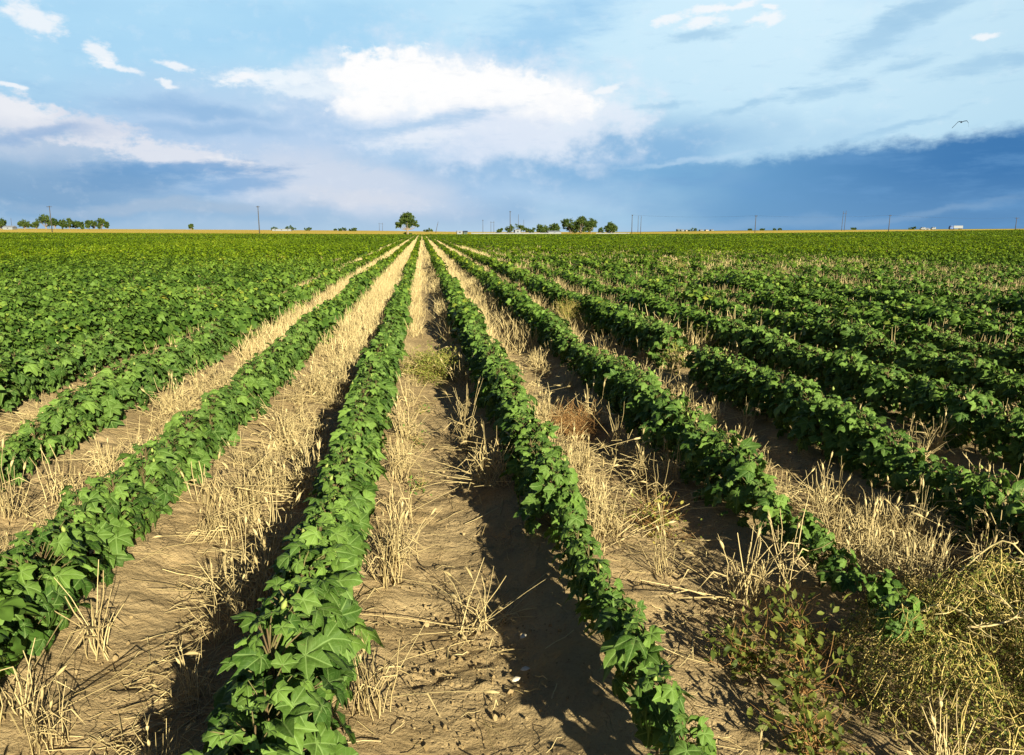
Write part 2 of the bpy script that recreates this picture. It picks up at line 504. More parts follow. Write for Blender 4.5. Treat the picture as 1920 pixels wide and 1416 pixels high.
M['tumble'] = plain_mat('tumbleweed_twig', (0.24, 0.18, 0.04), (0.55, 0.42, 0.14), 30, 0.8)
M['brown_weed'] = plain_mat('brown_weed_twig', (0.17, 0.085, 0.028), (0.38, 0.21, 0.075), 30, 0.8)
M['tree_leaf'] = leaf_material('tree_leaf', [(0.0, (0.030, 0.055, 0.010)), (0.5, (0.085, 0.115, 0.022)), (1.0, (0.15, 0.14, 0.03))], False, 0.2, 0.6)
M['bark'] = plain_mat('bark', (0.10, 0.075, 0.05), (0.30, 0.23, 0.16), 3, 0.9)
M['pole'] = plain_mat('pole_wood', (0.035, 0.032, 0.03), (0.085, 0.075, 0.065), 2, 0.9, stretch=(1, 1, 0.2))
M['white'] = plain_mat('white_paint', (0.15, 0.16, 0.175), (0.22, 0.23, 0.24), 1.5, 0.6)
M['roof'] = plain_mat('grey_roof', (0.14, 0.15, 0.18), (0.24, 0.25, 0.27), 2, 0.7)
M['dark'] = plain_mat('dark_trim', (0.02, 0.022, 0.03), (0.05, 0.05, 0.055), 3, 0.5)
M['blue'] = plain_mat('blue_paint', (0.03, 0.07, 0.20), (0.06, 0.12, 0.30), 3, 0.35, 0.5)
M['green_shed'] = plain_mat('dark_green_shed', (0.05, 0.08, 0.06), (0.09, 0.12, 0.09), 3, 0.7)
M['tan_wall'] = plain_mat('tan_wall', (0.38, 0.30, 0.20), (0.50, 0.42, 0.30), 3, 0.8)
M['clod'] = plain_mat('soil_clod', (0.21, 0.145, 0.066), (0.34, 0.245, 0.12), 30, 0.95, 0.05)
M['pale'] = plain_mat('dead_petal', (0.55, 0.46, 0.32), (0.75, 0.66, 0.50), 60, 0.7)
M['feather'] = plain_mat('bird_feather', (0.008, 0.015, 0.035), (0.02, 0.035, 0.07), 12, 0.6)


def ground_material():
    m, nt, bs = new_mat('field_ground'); g = NT(nt)
    pos = g.n('ShaderNodeNewGeometry').outputs['Position']
    sp = g.n('ShaderNodeSeparateXYZ'); g.set(sp.inputs[0], pos)
    x, y = sp.outputs[0], sp.outputs[1]
    soil = g.ramp(g.noise(pos, 2.2, 8, 0.62), [(0.25, (0.27, 0.185, 0.082)), (0.5, (0.36, 0.258, 0.128)), (0.75, (0.45, 0.333, 0.172))])
    fine = g.noise(pos, 70.0, 6, 0.7)
    soil = g.mix(g.map(fine, 0.3, 0.5, 0.55, 0.0), soil, (0.19, 0.115, 0.055))
    soil = g.mix(g.map(g.noise(pos, 0.9, 3), 0.35, 0.65, 0.0, 0.35), soil, (0.27, 0.185, 0.088))
    # a litter of broken straw along the furrows
    fur = g.math('ABSOLUTE', g.math('SUBTRACT', g.math('FRACT', g.math('SUBTRACT', x, ROW0)), 0.5))      # 0 in the furrow, .5 on the row
    lit = g.math('MULTIPLY', g.map(fur, 0.2, 0.42, 1.0, 0.0), g.map(y, 9.0, 26.0, 0.0, 0.45))
    lit = g.math('MULTIPLY', lit, g.map(g.noise(pos, 1.6, 5, 0.65), 0.36, 0.55))
    lit = g.math('MULTIPLY', lit, g.map(g.noise(pos, 30, 3, 0.7), 0.35, 0.6))
    soil = g.mix(lit, soil, (0.54, 0.40, 0.20))
    # beyond the crop: dry golden pasture with greener patches, browner and greener towards the right
    gold = g.ramp(g.noise(pos, 0.02, 6, 0.65, (0.35, 1.4, 1)), [(0.3, (0.33, 0.22, 0.035)), (0.5, (0.46, 0.325, 0.045)), (0.68, (0.52, 0.38, 0.09)), (0.8, (0.19, 0.18, 0.03))])
    gold = g.mix(g.map(y, 640, 760, 0.0, 0.75), gold, g.mix(g.map(g.math('DIVIDE', x, y), 0.1, 0.35), (0.42, 0.30, 0.09), (0.075, 0.10, 0.03)))
    past = g.map(g.math('ADD', y, g.math('MULTIPLY', g.noise(pos, 0.05, 3), 8.0)), FIELD_END + 3, FIELD_END + 6)
    nt.links.new(g.mix(past, soil, gold), bs.inputs['Base Color'])
    bs.inputs['Roughness'].default_value = 0.95; bs.inputs['Specular IOR Level'].default_value = 0.08
    rip = g.n('ShaderNodeTexWave', wave_type='BANDS', bands_direction='Y')
    g.set(rip.inputs['Vector'], pos); rip.inputs['Scale'].default_value = 6.5; rip.inputs['Distortion'].default_value = 9.0; rip.inputs['Detail'].default_value = 3.0; rip.inputs['Detail Scale'].default_value = 1.6
    h = g.math('ADD', g.math('MULTIPLY', fine, 0.6), g.math('MULTIPLY', g.noise(pos, 18.0, 6, 0.65), 1.2))
    h = g.math('ADD', h, g.math('MULTIPLY', rip.outputs['Fac'], 0.13))
    vm = g.n('ShaderNodeVectorMath', operation='MULTIPLY_ADD')                      # crust broken by fine cracks
    nz = g.n('ShaderNodeTexNoise'); g.set(nz.inputs['Vector'], pos); nz.inputs['Scale'].default_value = 9.0; nz.inputs['Detail'].default_value = 4
    g.set(vm.inputs[0], nz.outputs['Color']); vm.inputs[1].default_value = (.14, .14, .0); g.set(vm.inputs[2], pos)
    vo = g.n('ShaderNodeTexVoronoi', feature='DISTANCE_TO_EDGE'); g.set(vo.inputs['Vector'], vm.outputs[0]); vo.inputs['Scale'].default_value = 13.0
    crack = g.math('MULTIPLY', g.map(vo.outputs['Distance'], 0.0, 0.05, 1.0, 0.0), g.map(g.noise(pos, 1.7, 3), 0.48, 0.62))
    h = g.math('SUBTRACT', h, g.math('MULTIPLY', crack, 0.5))
    pits = g.n('ShaderNodeTexVoronoi'); g.set(pits.inputs['Vector'], pos); pits.inputs['Scale'].default_value = 55.0
    h = g.math('ADD', h, g.math('MULTIPLY', g.map(pits.outputs['Distance'], 0.0, 0.35), g.map(g.noise(pos, 3.1, 3), 0.45, 0.65, 0.0, 0.35)))
    bp = g.n('ShaderNodeBump'); bp.inputs['Strength'].default_value = 0.8; bp.inputs['Distance'].default_value = 0.024
    g.set(bp.inputs['Height'], h); nt.links.new(bp.outputs[0], bs.inputs['Normal'])
    return m


# ------------------------------------------------------------------ the ground: one sheet to the horizon
def grow(a, b, f):
    out, s = [a], 0.1 * f
    while out[-1] < b:
        s *= f; out.append(out[-1] + s)
    return np.array(out)


def build_ground():
    half = np.concatenate([np.arange(0, 3, 0.022), np.arange(3, 11, 0.06)])
    g = 11 + np.cumsum(0.08 * 1.09 ** np.arange(1, 110)); g = g[g < 9000]
    half = np.concatenate([half, g])
    xs = np.concatenate([-half[:0:-1], half])
    ys = np.concatenate([-np.cumsum(0.1 * 1.25 ** np.arange(1, 26))[::-1] - 0.2, np.arange(-0.2, 0.8, 0.1), np.arange(0.8, 5.5, 0.022), np.arange(5.5, 13, 0.06), np.arange(13, 34, 0.2)])
    g = 34 + np.cumsum(0.25 * 1.06 ** np.arange(1, 140)); ys = np.concatenate([ys, g[g < 12000]])
    X, Y = np.meshgrid(xs, ys)
    Z = gz(X, Y)
    d = np.hypot(X, Y)
    nf = 1 - sstep(d, 9, 16)
    fine = fbm(X * 7, Y * 7, 5) * 0.026 + fbm(X * 1.3, Y * 1.3, 3) * 0.035
    fine += np.maximum(fbm(X * 26 + 40, Y * 26, 3) - 0.12, 0) * 0.030 * sstep(fbm(X * 1.1 + 9, Y * 1.1, 3), -0.1, 0.25)
    rip = np.sin(Y * 44 + fbm(X * 3, Y * 3, 3) * 9) * 0.0035 * sstep(fbm(X * 0.9, Y * 0.9 + 30, 2), -0.2, 0.2)
    patch = np.exp(-(((X - 0.08) / 0.28) ** 2 + ((Y - 2.35) / 0.3) ** 2)) + 0.6 * np.exp(-(((X + 1.1) / 0.35) ** 2 + ((Y - 2.3) / 0.35) ** 2))
    fine += patch * np.maximum(fbm(X * 24, Y * 24 + 5, 4), -0.05) * 0.035
    Z = Z + (fine + rip) * nf
    ny, nx = X.shape
    i, j = np.meshgrid(np.arange(ny - 1), np.arange(nx - 1), indexing='ij')
    Q = np.stack([i * nx + j, i * nx + j + 1, (i + 1) * nx + j + 1, (i + 1) * nx + j], -1).reshape(-1, 4)
    o = MB().add(np.stack([X, Y, Z], -1), None, Q).build('ground', ground_material())
    tag(o, 'sandy brown furrowed field soil running out to golden pasture', 'ground', kind='structure')


build_ground()

# ------------------------------------------------------------------ cotton leaves
OUT = [(0, 1.0), (12, .84), (27, .64), (40, .76), (53, .90), (68, .74), (82, .58), (98, .63), (112, .70), (130, .59), (150, .50), (166, .34)]


def leaf_template(rings, droop, fold, bulge, seed, fewer=False):
    r = np.random.default_rng(seed)
    o = OUT[::2] if fewer else OUT
    ang = [a for a, _ in o] + [180] + [-a for a, _ in o[:0:-1]]
    rr = [q for _, q in o] + [0.10] + [q for _, q in o[:0:-1]]
    ang, rr = np.radians(ang), np.array(rr) * (1 + 0.10 * r.standard_normal(len(rr)))
    rr[len(o)] = 0.1
    n = len(ang)
    V, UV = [(0, 0, 0)], [(0.0001, 0)]
    for k in rings:
        for a, q in zip(ang, rr):
            x, y = math.cos(a) * q * k, math.sin(a) * q * k
            dd = math.hypot(x, y)
            near = min(abs(abs(math.degrees(a)) - v) for v in (0, 54, 112))
            z = -droop * dd * dd * (1 + 0.25 * math.sin(3 * a + seed)) + fold * abs(y) + bulge * math.sin(min(near / 27, 1) * PI / 2) * math.sin(min(dd, 1) * PI) + 0.045 * k * r.standard_normal()
            V.append((x, y, z)); UV.append((x, y))
    T = [(0, 1 + j, 1 + (j + 1) % n) for j in range(n)]
    for k in range(len(rings) - 1):
        a, b = 1 + k * n, 1 + (k + 1) * n
        for j in range(n):
            j2 = (j + 1) % n
            T += [(a + j, b + j, b + j2), (a + j, b + j2, a + j2)]
    return np.array(V), np.array(T), np.array(UV)


HI = [leaf_template((0.34, 0.7, 1.0), dr, fo, .13, s) for s, (dr, fo) in enumerate([(.30, .05), (.50, -.18), (.15, .20), (.65, .0), (.35, -.32), (.25, .30)])]
MID = [leaf_template((0.55, 1.0), dr, fo, .07, s + 20, True) for s, (dr, fo) in enumerate([(.28, .05), (.42, -.12), (.2, .16)])]
LOW = [leaf_template((1.0,), dr, fo, 0, s + 40, True) for s, (dr, fo) in enumerate([(.3, .0), (.42, -.15)])]
KITE = [(np.array([(-.25, 0, 0), (.3, .72, -.1), (1, 0, -.28), (.3, -.72, -.1)], float), np.array([(0, 2, 1), (0, 3, 2)]), np.zeros((4, 2)))]


def scatter(mb, temps, P, Xd, Nn, size, tint, rng):
    """put leaf templates at points P with tip direction Xd and normal Nn"""
    P, Xd, Nn = (np.asarray(a, float) for a in (P, Xd, Nn))
    Xd = Xd / (np.linalg.norm(Xd, axis=1, keepdims=True) + 1e-9)
    Yd = np.cross(Nn, Xd); Yd /= np.linalg.norm(Yd, axis=1, keepdims=True) + 1e-9
    Zd = np.cross(Xd, Yd)
    which = rng.integers(0, len(temps), len(P))
    for w, (V, T, UV) in enumerate(temps):
        k = np.nonzero(which == w)[0]
        if not len(k): continue
        B = np.stack([Xd[k], Yd[k], Zd[k]], 1) * np.asarray(size)[k][:, None, None]
        W = np.einsum('vi,kij->kvj', V, B) + P[k][:, None, :]
        nv = len(V)
        F = (T[None] + (np.arange(len(k)) * nv)[:, None, None]).reshape(-1, 3)
        mb.add(W.reshape(-1, 3), F, None, np.repeat(np.asarray(tint)[k], nv), np.tile(UV, (len(k), 1)) if UV.any() else None)


def plant_leaves(rng, n, H, W, L, base=0.25):
    """leaf placements of one plant standing at the origin: points, tips, normals, sizes, tints, stem heights"""
    t = (np.arange(n) + rng.random(n) * 0.8) / n
    az = np.arange(n) * 2.39996 + rng.normal(0, .35, n)
    z = H * (base + (1 - base) * t ** 0.75)
    re = W * np.sqrt(rng.uniform(.15, 1.0, n)) * (1.05 - 0.62 * t ** 2.2)
    out = np.stack([np.cos(az), np.sin(az), np.zeros(n)], 1)
    P = out * re[:, None]; P[:, 2] = z - 0.25 * re
    tilt = np.radians(12 + 42 * (1 - t) + rng.normal(0, 14, n))
    Xd = out * np.cos(tilt)[:, None]; Xd[:, 2] = -np.sin(tilt)
    Xd += rng.normal(0, .30, (n, 3))
    Nn = out * np.sin(tilt)[:, None]; Nn[:, 2] = np.cos(tilt)
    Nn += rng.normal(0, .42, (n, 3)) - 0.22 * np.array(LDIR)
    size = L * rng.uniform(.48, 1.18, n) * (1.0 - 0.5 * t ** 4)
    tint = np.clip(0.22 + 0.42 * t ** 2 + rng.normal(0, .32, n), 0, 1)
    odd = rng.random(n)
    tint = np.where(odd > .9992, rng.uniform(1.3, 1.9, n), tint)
    return P, Xd, Nn, size, tint


def bud_mesh(rng):
    mb = MB(); V = [(0, 0, 0)]; k = 6
    for zz, q in ((.006, .006), (.013, .0075), (.021, .004)):
        V += [(q * math.cos(j * 2 * PI / k + zz * 20), q * math.sin(j * 2 * PI / k + zz * 20), zz) for j in range(k)]
    V.append((0.002, 0, .028))
    T = [(0, 1 + (j + 1) % k, 1 + j) for j in range(k)] + [(1 + 3 * k, 1 + 2 * k + j, 1 + 2 * k + (j + 1) % k) for j in range(k)]
    Q = [(1 + r * k + j, 1 + r * k + (j + 1) % k, 1 + (r + 1) * k + (j + 1) % k, 1 + (r + 1) * k + j) for r in (0, 1) for j in range(k)]
    return mb.add(V, T, Q, .6).mesh('flower_bud', M['bud'])


BUD = bud_mesh(None)


def make_plant(seed, H, W, L, n, base, buds):
    rng = np.random.default_rng(seed)
    root = empty('cotton_plant', (0, -60, 0), 'cotton plant', 'cotton plant')
    P, Xd, Nn, size, tint = plant_leaves(rng, n, H, W, L, base)
    tint = np.where(tint > 1, .4, tint)
    fo, st = MB(), MB()
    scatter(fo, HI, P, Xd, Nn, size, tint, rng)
    lean = rng.normal(0, .02, 2)
    zz = np.linspace(-.05, H * .92, 6)
    sp = np.stack([lean[0] * zz / H + rng.normal(0, .003, 6), lean[1] * zz / H + rng.normal(0, .003, 6), zz], 1)
    st.add(*(lambda a: (a[0], None, a[1]))(tube(sp, np.linspace(.0055, .002, 6), 6)), .25)
    for p in P:
        b = np.array([lean[0] * p[2] / H, lean[1] * p[2] / H, max(p[2] - .05 - .3 * np.hypot(p[0], p[1]), .03)])
        mid = (b + p) / 2 + np.array([0, 0, .012])
        V, Q = tube([b, mid, p], [.0022, .0018, .0014], 3); st.add(V, None, Q, rng.uniform(.2, .8))
    parts = [st.build('stem', M['stem'], root), fo.build('foliage', M['leaf'], root)]
    for _ in range(buds):
        b = bpy.data.objects.new('flower_bud', BUD); COL.objects.link(b); b.parent = root
        a, q = rng.uniform(0, 2 * PI), rng.uniform(.3, .75) * W
        b.location = (math.cos(a) * q, math.sin(a) * q, H * rng.uniform(.82, .98)); b.rotation_euler = (rng.normal(0, .4), rng.normal(0, .4), 0)
        parts.append(b)
    PARTS_OF[root.name] = parts
    return root


# bushy plants (left rows), mid plants and small leggy plants (near ends of the right rows)
PROTO = {'bushy': [make_plant(100 + i, .37, .124, .074, 50, .16, 1 if i % 2 else 0) for i in range(6)],
         'mid': [make_plant(200 + i, .37, .130, .074, 46, .14, 2 if i % 3 == 0 else 0) for i in range(5)],
         'small': [make_plant(300 + i, .31, .085, .070, 25, .36, 1 if i % 3 == 0 else 0) for i in range(5)]}
unused = {p.name: p for v in PROTO.values() for p in v}


def row_x(n): return ROW0 + PITCH_ROW * n


def row_scale(n, Y):
    """how big the plants stand: full on the left, smaller at the near ends of the right-hand rows"""
    if n < 0:
        s = 0.98 + 0.02 * min(-n, 3) + (0.07 * (1 - float(sstep(Y, 1.5, 2.6))) if n == -1 else 0)
    else:
        s = 0.86 + 0.20 * float(sstep(Y, 2.0 + n * .4, 6.5)) + 0.025 * min(n, 3)
    return s * (1 + 0.40 * float(vnoise(np.array(n * 7.7), np.array(Y * .9))) + 0.25 * float(vnoise(np.array(n * 3.1 + 90), np.array(Y * .23))))


START = {0: 1.3, 1: 1.95}
GAPS = {2: [(6.9, 7.45)], 3: [(12.4, 12.8)]}


def in_picture(x, y, z=.3, m=0):
    px, py, w = project(np.array([x, y, z]))
    return w > .3 and -m < px < 1920 + m and -m < py < 1416 + m


rngp = np.random.default_rng(77)
near_spots, stuff_near = [], []
for n in range(-16, 22):
    x0 = row_x(n); Y = START.get(n, 0.4 + 0.3 * rngp.random())
    while Y < 15:
        step = (.17 if n in (-1, -2) else .185) * rngp.uniform(.8, 1.2)
        Y += step
        if any(a < Y < b for a, b in GAPS.get(n, ())) or (n > 2 and rngp.random() < .04): continue
        x = x0 + rngp.normal(0, .018)
        if not in_picture(x, Y, .3, 420): continue
        sc = row_scale(n, Y) * rngp.uniform(.9, 1.1)
        (near_spots if in_picture(x, Y, .35, 40) else stuff_near).append((math.hypot(x, Y), n, x, Y, sc))
near_spots.sort()
LIMIT = 300
stuff_near += near_spots[LIMIT:]
NTH = {-1: 'row along the left edge of the bare furrow', -2: 'second row left of the bare furrow', -3: 'third row left of the bare furrow', -4: 'fourth row left of the bare furrow', -5: 'fifth row left of the bare furrow',
       0: 'row along the right edge of the bare furrow', 1: 'second row right of the bare furrow', 2: 'third row right of the bare furrow', 3: 'fourth row right of the bare furrow', 4: 'fifth row right of the bare furrow', 5: 'sixth row right of the bare furrow'}
LOOK = {'bushy': 'bushy dark green', 'mid': 'leafy green', 'small': 'small leggy pale'}
first_in_row = {}
for k, (dist, n, x, Y, sc) in enumerate(near_spots[:LIMIT]):
    kind = 'bushy' if n < 0 else ('small' if Y < 3.3 and n < 2 else 'mid')
    proto = PROTO[kind][int(rngp.integers(len(PROTO[kind])))]
    rowname = NTH.get(n, 'outermost single rows %s of the bare furrow' % ('left' if n < 0 else 'right'))
    group = '%s cotton plants of the %s' % (LOOK[kind], rowname)
    label = '%s cotton plant in the %s' % (LOOK[kind], rowname)
    if n not in first_in_row and n in (-2, -1, 0, 1):
        label = '%s cotton plant nearest us in the %s' % (LOOK[kind].split()[0], rowname); group = 'first cotton plant of the ' + rowname
    first_in_row.setdefault(n, Y)
    loc, rz = (x, Y, float(gz(x, Y)) - .005), float(rngp.uniform(0, 2 * PI))
    if proto.name in unused:
        r = unused.pop(proto.name)
        r.location = loc; r.rotation_euler = (0, 0, rz); r.scale = (sc,) * 3; r['label'] = label; r['group'] = group
    else:
        copy_thing(proto, loc, rz, sc, label, group)
for r in unused.values():
    for c in PARTS_OF[r.name]: bpy.data.objects.remove(c, do_unlink=True)
    bpy.data.objects.remove(r, do_unlink=True)


# ------------------------------------------------------------------ the rest of the crop as one mass
def build_field():
    rng = np.random.default_rng(9)
    mb = MB()

    def put(spots, n, H, W, L, temps, jitter=0.0, base=.25):
        """spots: (m,4) x,y,scale; every plant gets n leaves"""
        m = len(spots)
        if not m: return
        x, y, sc = spots[:, 0], spots[:, 1], spots[:, 2]
        z0 = gz(x, y)
        yaw = rng.uniform(0, 2 * PI, m)
        vars_ = [plant_leaves(rng, n, H, W, L, base) for _ in range(12)]
        for v in range(12):
            k = np.nonzero(np.arange(m) % 12 == v)[0]
            if not len(k): continue
            P, Xd, Nn, size, tint = vars_[v]
            c, s = np.cos(yaw[k]), np.sin(yaw[k]); Z, O = np.zeros_like(c), np.ones_like(c)
            Rz = np.stack([np.stack([c, -s, Z], -1), np.stack([s, c, Z], -1), np.stack([Z, Z, O], -1)], 1)
            PP = np.einsum('kij,nj->kni', Rz, P) * sc[k][:, None, None]
            PP += np.stack([x[k], y[k], z0[k]], -1)[:, None, :]
            XX = np.einsum('kij,nj->kni', Rz, Xd); NN = np.einsum('kij,nj->kni', Rz, Nn)
            tt = np.clip(np.repeat(tint[None], len(k), 0) + rng.normal(0, .10, (len(k), 1)) + (.40 * vnoise(x[k] * .09, y[k] * .04) + .3 * vnoise(x[k] * .4 + 50, y[k] * .2))[:, None], 0, 2)
            ss = size[None] * sc[k][:, None] * (1 + jitter * rng.normal(0, 1, (len(k), n)))
            scatter(mb, temps, PP.reshape(-1, 3), XX.reshape(-1, 3), NN.reshape(-1, 3), ss.ravel(), tt.ravel(), rng)

    def scl(n, Y):
        n, Y = np.asarray(n, float), np.asarray(Y, float)
        s = np.where(n < 0, 0.98 + .02 * np.minimum(-n, 3), .86 + .20 * sstep(Y, 2 + np.minimum(n, 3) * .4, 6.5) + .025 * np.minimum(n, 3))
        return s * (1 + .40 * vnoise(n * 7.7, Y * .9) + .25 * vnoise(n * 3.1 + 90, Y * .23))

    a = np.array([(x, y, s) for _, n, x, y, s in stuff_near if n < 0]); b = np.array([(x, y, s) for _, n, x, y, s in stuff_near if n >= 0])
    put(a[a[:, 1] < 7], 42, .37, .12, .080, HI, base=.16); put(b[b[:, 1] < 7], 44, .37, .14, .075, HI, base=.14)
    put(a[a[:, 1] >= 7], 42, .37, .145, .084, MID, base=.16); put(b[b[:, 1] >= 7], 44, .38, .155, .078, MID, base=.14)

    def band(y0, y1, step, keep=1.0):
        out = []
        for n in range(-260, 380):
            x = row_x(n)
            ylo = max(y0, -x / .62 - 6 if x < 0 else x / .98 - 8)
            if ylo >= y1: continue
            ys = np.arange(ylo, y1 + (9 * vnoise(np.array(n * .21), np.array(3.3)) + 5 * rng.random() if y1 == FIELD_END else 0), step); ys = ys + rng.uniform(-.4, .4, len(ys)) * step
            pat = vnoise(ys * .35 + n * 13.1, np.full_like(ys, n * .37))
            bare = (rng.random(len(ys)) < np.where(n > 2, np.clip(.05 + .35 * np.maximum(pat - .22, 0) * 3, 0, .6), .02)) if True else None
            ys = ys[~bare]
            xs = x + rng.normal(0, .02, len(ys))
            out.append(np.stack([xs, ys, scl(np.full(len(ys), n), ys) * rng.uniform(.78, 1.2, len(ys)), np.full(len(ys), n)], -1))
        return np.concatenate(out)

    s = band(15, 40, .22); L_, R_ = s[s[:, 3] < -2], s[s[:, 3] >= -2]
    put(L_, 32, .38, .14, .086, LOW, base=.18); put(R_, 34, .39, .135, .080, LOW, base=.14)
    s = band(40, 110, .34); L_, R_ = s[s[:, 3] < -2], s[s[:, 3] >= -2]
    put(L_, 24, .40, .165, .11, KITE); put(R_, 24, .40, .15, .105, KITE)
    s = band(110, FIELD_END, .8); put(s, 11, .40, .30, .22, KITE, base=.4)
    o = mb.build('cotton_field', M['leaf_far'])
    tag(o, 'green cotton crop massed in rows out to the far field edge', 'cotton crop', kind='stuff')


build_field()


# ------------------------------------------------------------------ dry straw between the rows
def stalk(rng, h, lean, azm, kink, r0, base=(0, 0)):
    n = 5
    t = np.linspace(0, 1, n)
    d = np.array([math.cos(azm), math.sin(azm)])
    off = lean * h * (t + .35 * t * t)
    z = h * t * math.cos(min(lean, 1.2) * .6)
    if kink > 0:
        k = int(rng.integers(2, 4))
        fall = np.maximum(np.arange(n) - k, 0) / (n - k)
        off = off + fall * h * .45 * kink; z = z - fall * h * .5 * kink
    P = np.stack([base[0] + d[0] * off, base[1] + d[1] * off, z - .015], 1)
    P[1:, :2] += np.cumsum(rng.normal(0, .007, (n - 1, 2)), 0)
    P[:, 2] = np.maximum(P[:, 2], np.where(t > 0, .006, -.02))
    return P, np.linspace(r0, r0 * .55, n)


def seed_head(mb, rng, P, tint):
    d = P[-1] - P[-2]; d /= np.linalg.norm(d) + 1e-9
    L = rng.uniform(.035, .06)
    droop = np.array([0, 0, -rng.uniform(.0, .5)])
    Q = [P[-1] + (d + droop * t) * L * t for t in (0, .25, .6, 1)]
    V, F = tube(Q, [.002, .0055, .0055, .001], 5); mb.add(V, None, F, tint)
    for _ in range(5):
        q = Q[int(rng.integers(1, 3))]; e = d + rng.normal(0, .35, 3)
        V, F = tube([q, q + e * .03], [.0009, .0003], 3); mb.add(V, None, F, tint)


def make_tuft(seed, n, h, spread, leanmax, flat=.15):
    rng = np.random.default_rng(seed); mb = MB()
    for i in range(n):
        hh = h * rng.uniform(.45, 1.1)
        b = rng.normal(0, spread, 2)
        lean = abs(rng.normal(0, leanmax)); kink = rng.uniform(.5, 1) if rng.random() < .28 else 0
        if rng.random() < flat: lean, hh = rng.uniform(1.2, 2.2), hh * .8
        P, R = stalk(rng, hh, lean, rng.uniform(0, 2 * PI), kink, rng.uniform(.0016, .0030), b)
        V, Q = tube(P, R, 3); tn = float(np.clip(rng.normal(.6, .25), 0, 1)); mb.add(V, None, Q, tn)
        if rng.random() < .16 and hh > .6 * h and kink == 0: seed_head(mb, rng, P, tn)
        if rng.random() < .5:                                  # a dry blade hanging off the stalk
            a = rng.uniform(0, 2 * PI); q = P[2]; L = rng.uniform(.06, .14)
            C = [q, q + np.array([math.cos(a) * L * .5, math.sin(a) * L * .5, .02]), q + np.array([math.cos(a) * L, math.sin(a) * L, -.03])]
            C[2][2] = max(C[2][2], .004)
            V, Q = tube(C, [.0022, .003, .0004], 3); mb.add(V, None, Q, tn * .9)
    return mb


rngs = np.random.default_rng(31)
TUFTS = [make_tuft(500 + i, int(16 + 10 * (i % 3)), .24, .030, .28) for i in range(9)]
TALL = [make_tuft(540 + i, 15, .33, .022, .25, .05) for i in range(4)]
FLAT = [make_tuft(560 + i, 26, .26, .035, .9, .5) for i in range(4)]
TUFT_ME = {k: [m.mesh('straw_tuft', M['straw']) for m in v] for k, v in (('short', TUFTS), ('tall', TALL), ('flat', FLAT))}


def straw_density(f, X, Y):
    """tufts per metre of furrow f (furrow f lies left of row f), as lateral bands: list of (x0, x1, per metre); the straw grows in clumps"""
    c = row_x(f) - .5
    clump = lambda q: float(np.clip(1 + 2.6 * vnoise(np.array(q * 3.7 + f * 9.1), np.array(Y * .85)), .3, 2.2))
    far = float(sstep(Y, 6, 12))
    if f == 0:
        return [(c - .31, c - .20, 2.3 * clump(1) + .8 * far), (c + .2, c + .34, 2.0 * clump(2) + 1.8 * far), (c - .2, c + .2, .6 * far * float(sstep(Y, 8, 13)))]
    if f == -1:
        bare = 1 - .8 * math.exp(-((Y - 4.7) / .5) ** 2)
        return [(c - .12, c + .33, (3.5 + 9 * float(sstep(Y, 2.2, 3.0)) + 4 * far) * clump(1) * bare), (c - .33, c - .1, (.8 + 5 * far) * clump(2))]
    if f == -2: return [(c - .30, c + .28, (7 + 6 * far) * clump(1) + 2)]
    if f == -3: return [(c - .12, c + .3, 10 * clump(1))]
    if f == 1: return [(c - .36, c - .16, (7.5 + 3 * far) * clump(1)), (c + .12, c + .36, (2.2 + 5 * far) * clump(2)), (c - .2, c + .2, 3.5 * far * clump(3))]
    if f == 2: return [(c - .34, c + .1, 7.5 * clump(1)), (c + .1, c + .34, 2.0 * clump(2) + 2 * far)]
    if f == 3: return [(c - .3, c + .28, 10 * clump(1))]
    p = vnoise(np.array(f * 5.3), np.array(Y * .3))
    return [(c - .25, c + .25, ((13 if p > .05 else 5) if f > 0 else (6 if p > .15 else 1.0)) * (1 - .93 * float(sstep(Y, 16, 50))))]


def in_weeds(x, y):
    return ((x - 2.0) / .72) ** 2 + ((y - 1.9) / .75) ** 2 < 1 or math.hypot(x - 1.15, y - 2.0) < .3


tuft_spots = []
for f in range(-11, 20):
    Y = 1.2
    while Y < 60:
        for x0, x1, dens in straw_density(f, 0, Y):
            k = rngs.poisson(dens * .5)
            for _ in range(k):
                x, y = rngs.uniform(x0, x1), Y + rngs.uniform(0, .5)
                if in_picture(x, y, .1, 160) and not in_weeds(x, y) and not (f == 0 and x > 0 and y < 2.9): tuft_spots.append((math.hypot(x, y), f, x, y))
        Y += .5
# clumps that stand out in the photograph
SPECIAL = [(.19, 2.63, 'flat', 1.0, 'splayed dry straw tuft lying open in the middle of the bare furrow'),
           (-.16, 3.0, 'short', 1.25, 'thick upright straw tuft at the left edge of the bare furrow, nearest of two'),
           (-.14, 3.2, 'short', 1.15, 'thick upright straw tuft at the left edge of the bare furrow, behind its twin'),
           (-.15, 6.3, 'short', 1.3, 'lone upright pale straw tuft at the left edge of the bare furrow beside green weed'),
           (-.20, 2.12, 'short', 1.1, 'dry straw tuft with seed heads at the bottom edge beside the bare furrow'),
           (-1.13, 2.57, 'tall', 1.1, 'tall bent straw stalks standing apart on bare soil at lower left'),
           (1.47, 2.69, 'tall', 1.15, 'tall thin straw clump in shadow beside the short second right row'),
           (1.02, 2.95, 'tall', 1.0, 'tall pale straw clump right behind the row bordering the bare furrow')]
for _ in range(46):                                              # dry grass rising along the far side of the tangled vines
    x, y = rngs.uniform(1.75, 2.75), rngs.uniform(2.5, 3.3)
    tuft_spots.append((math.hypot(x, y), 2, x, y))
tuft_spots.sort()
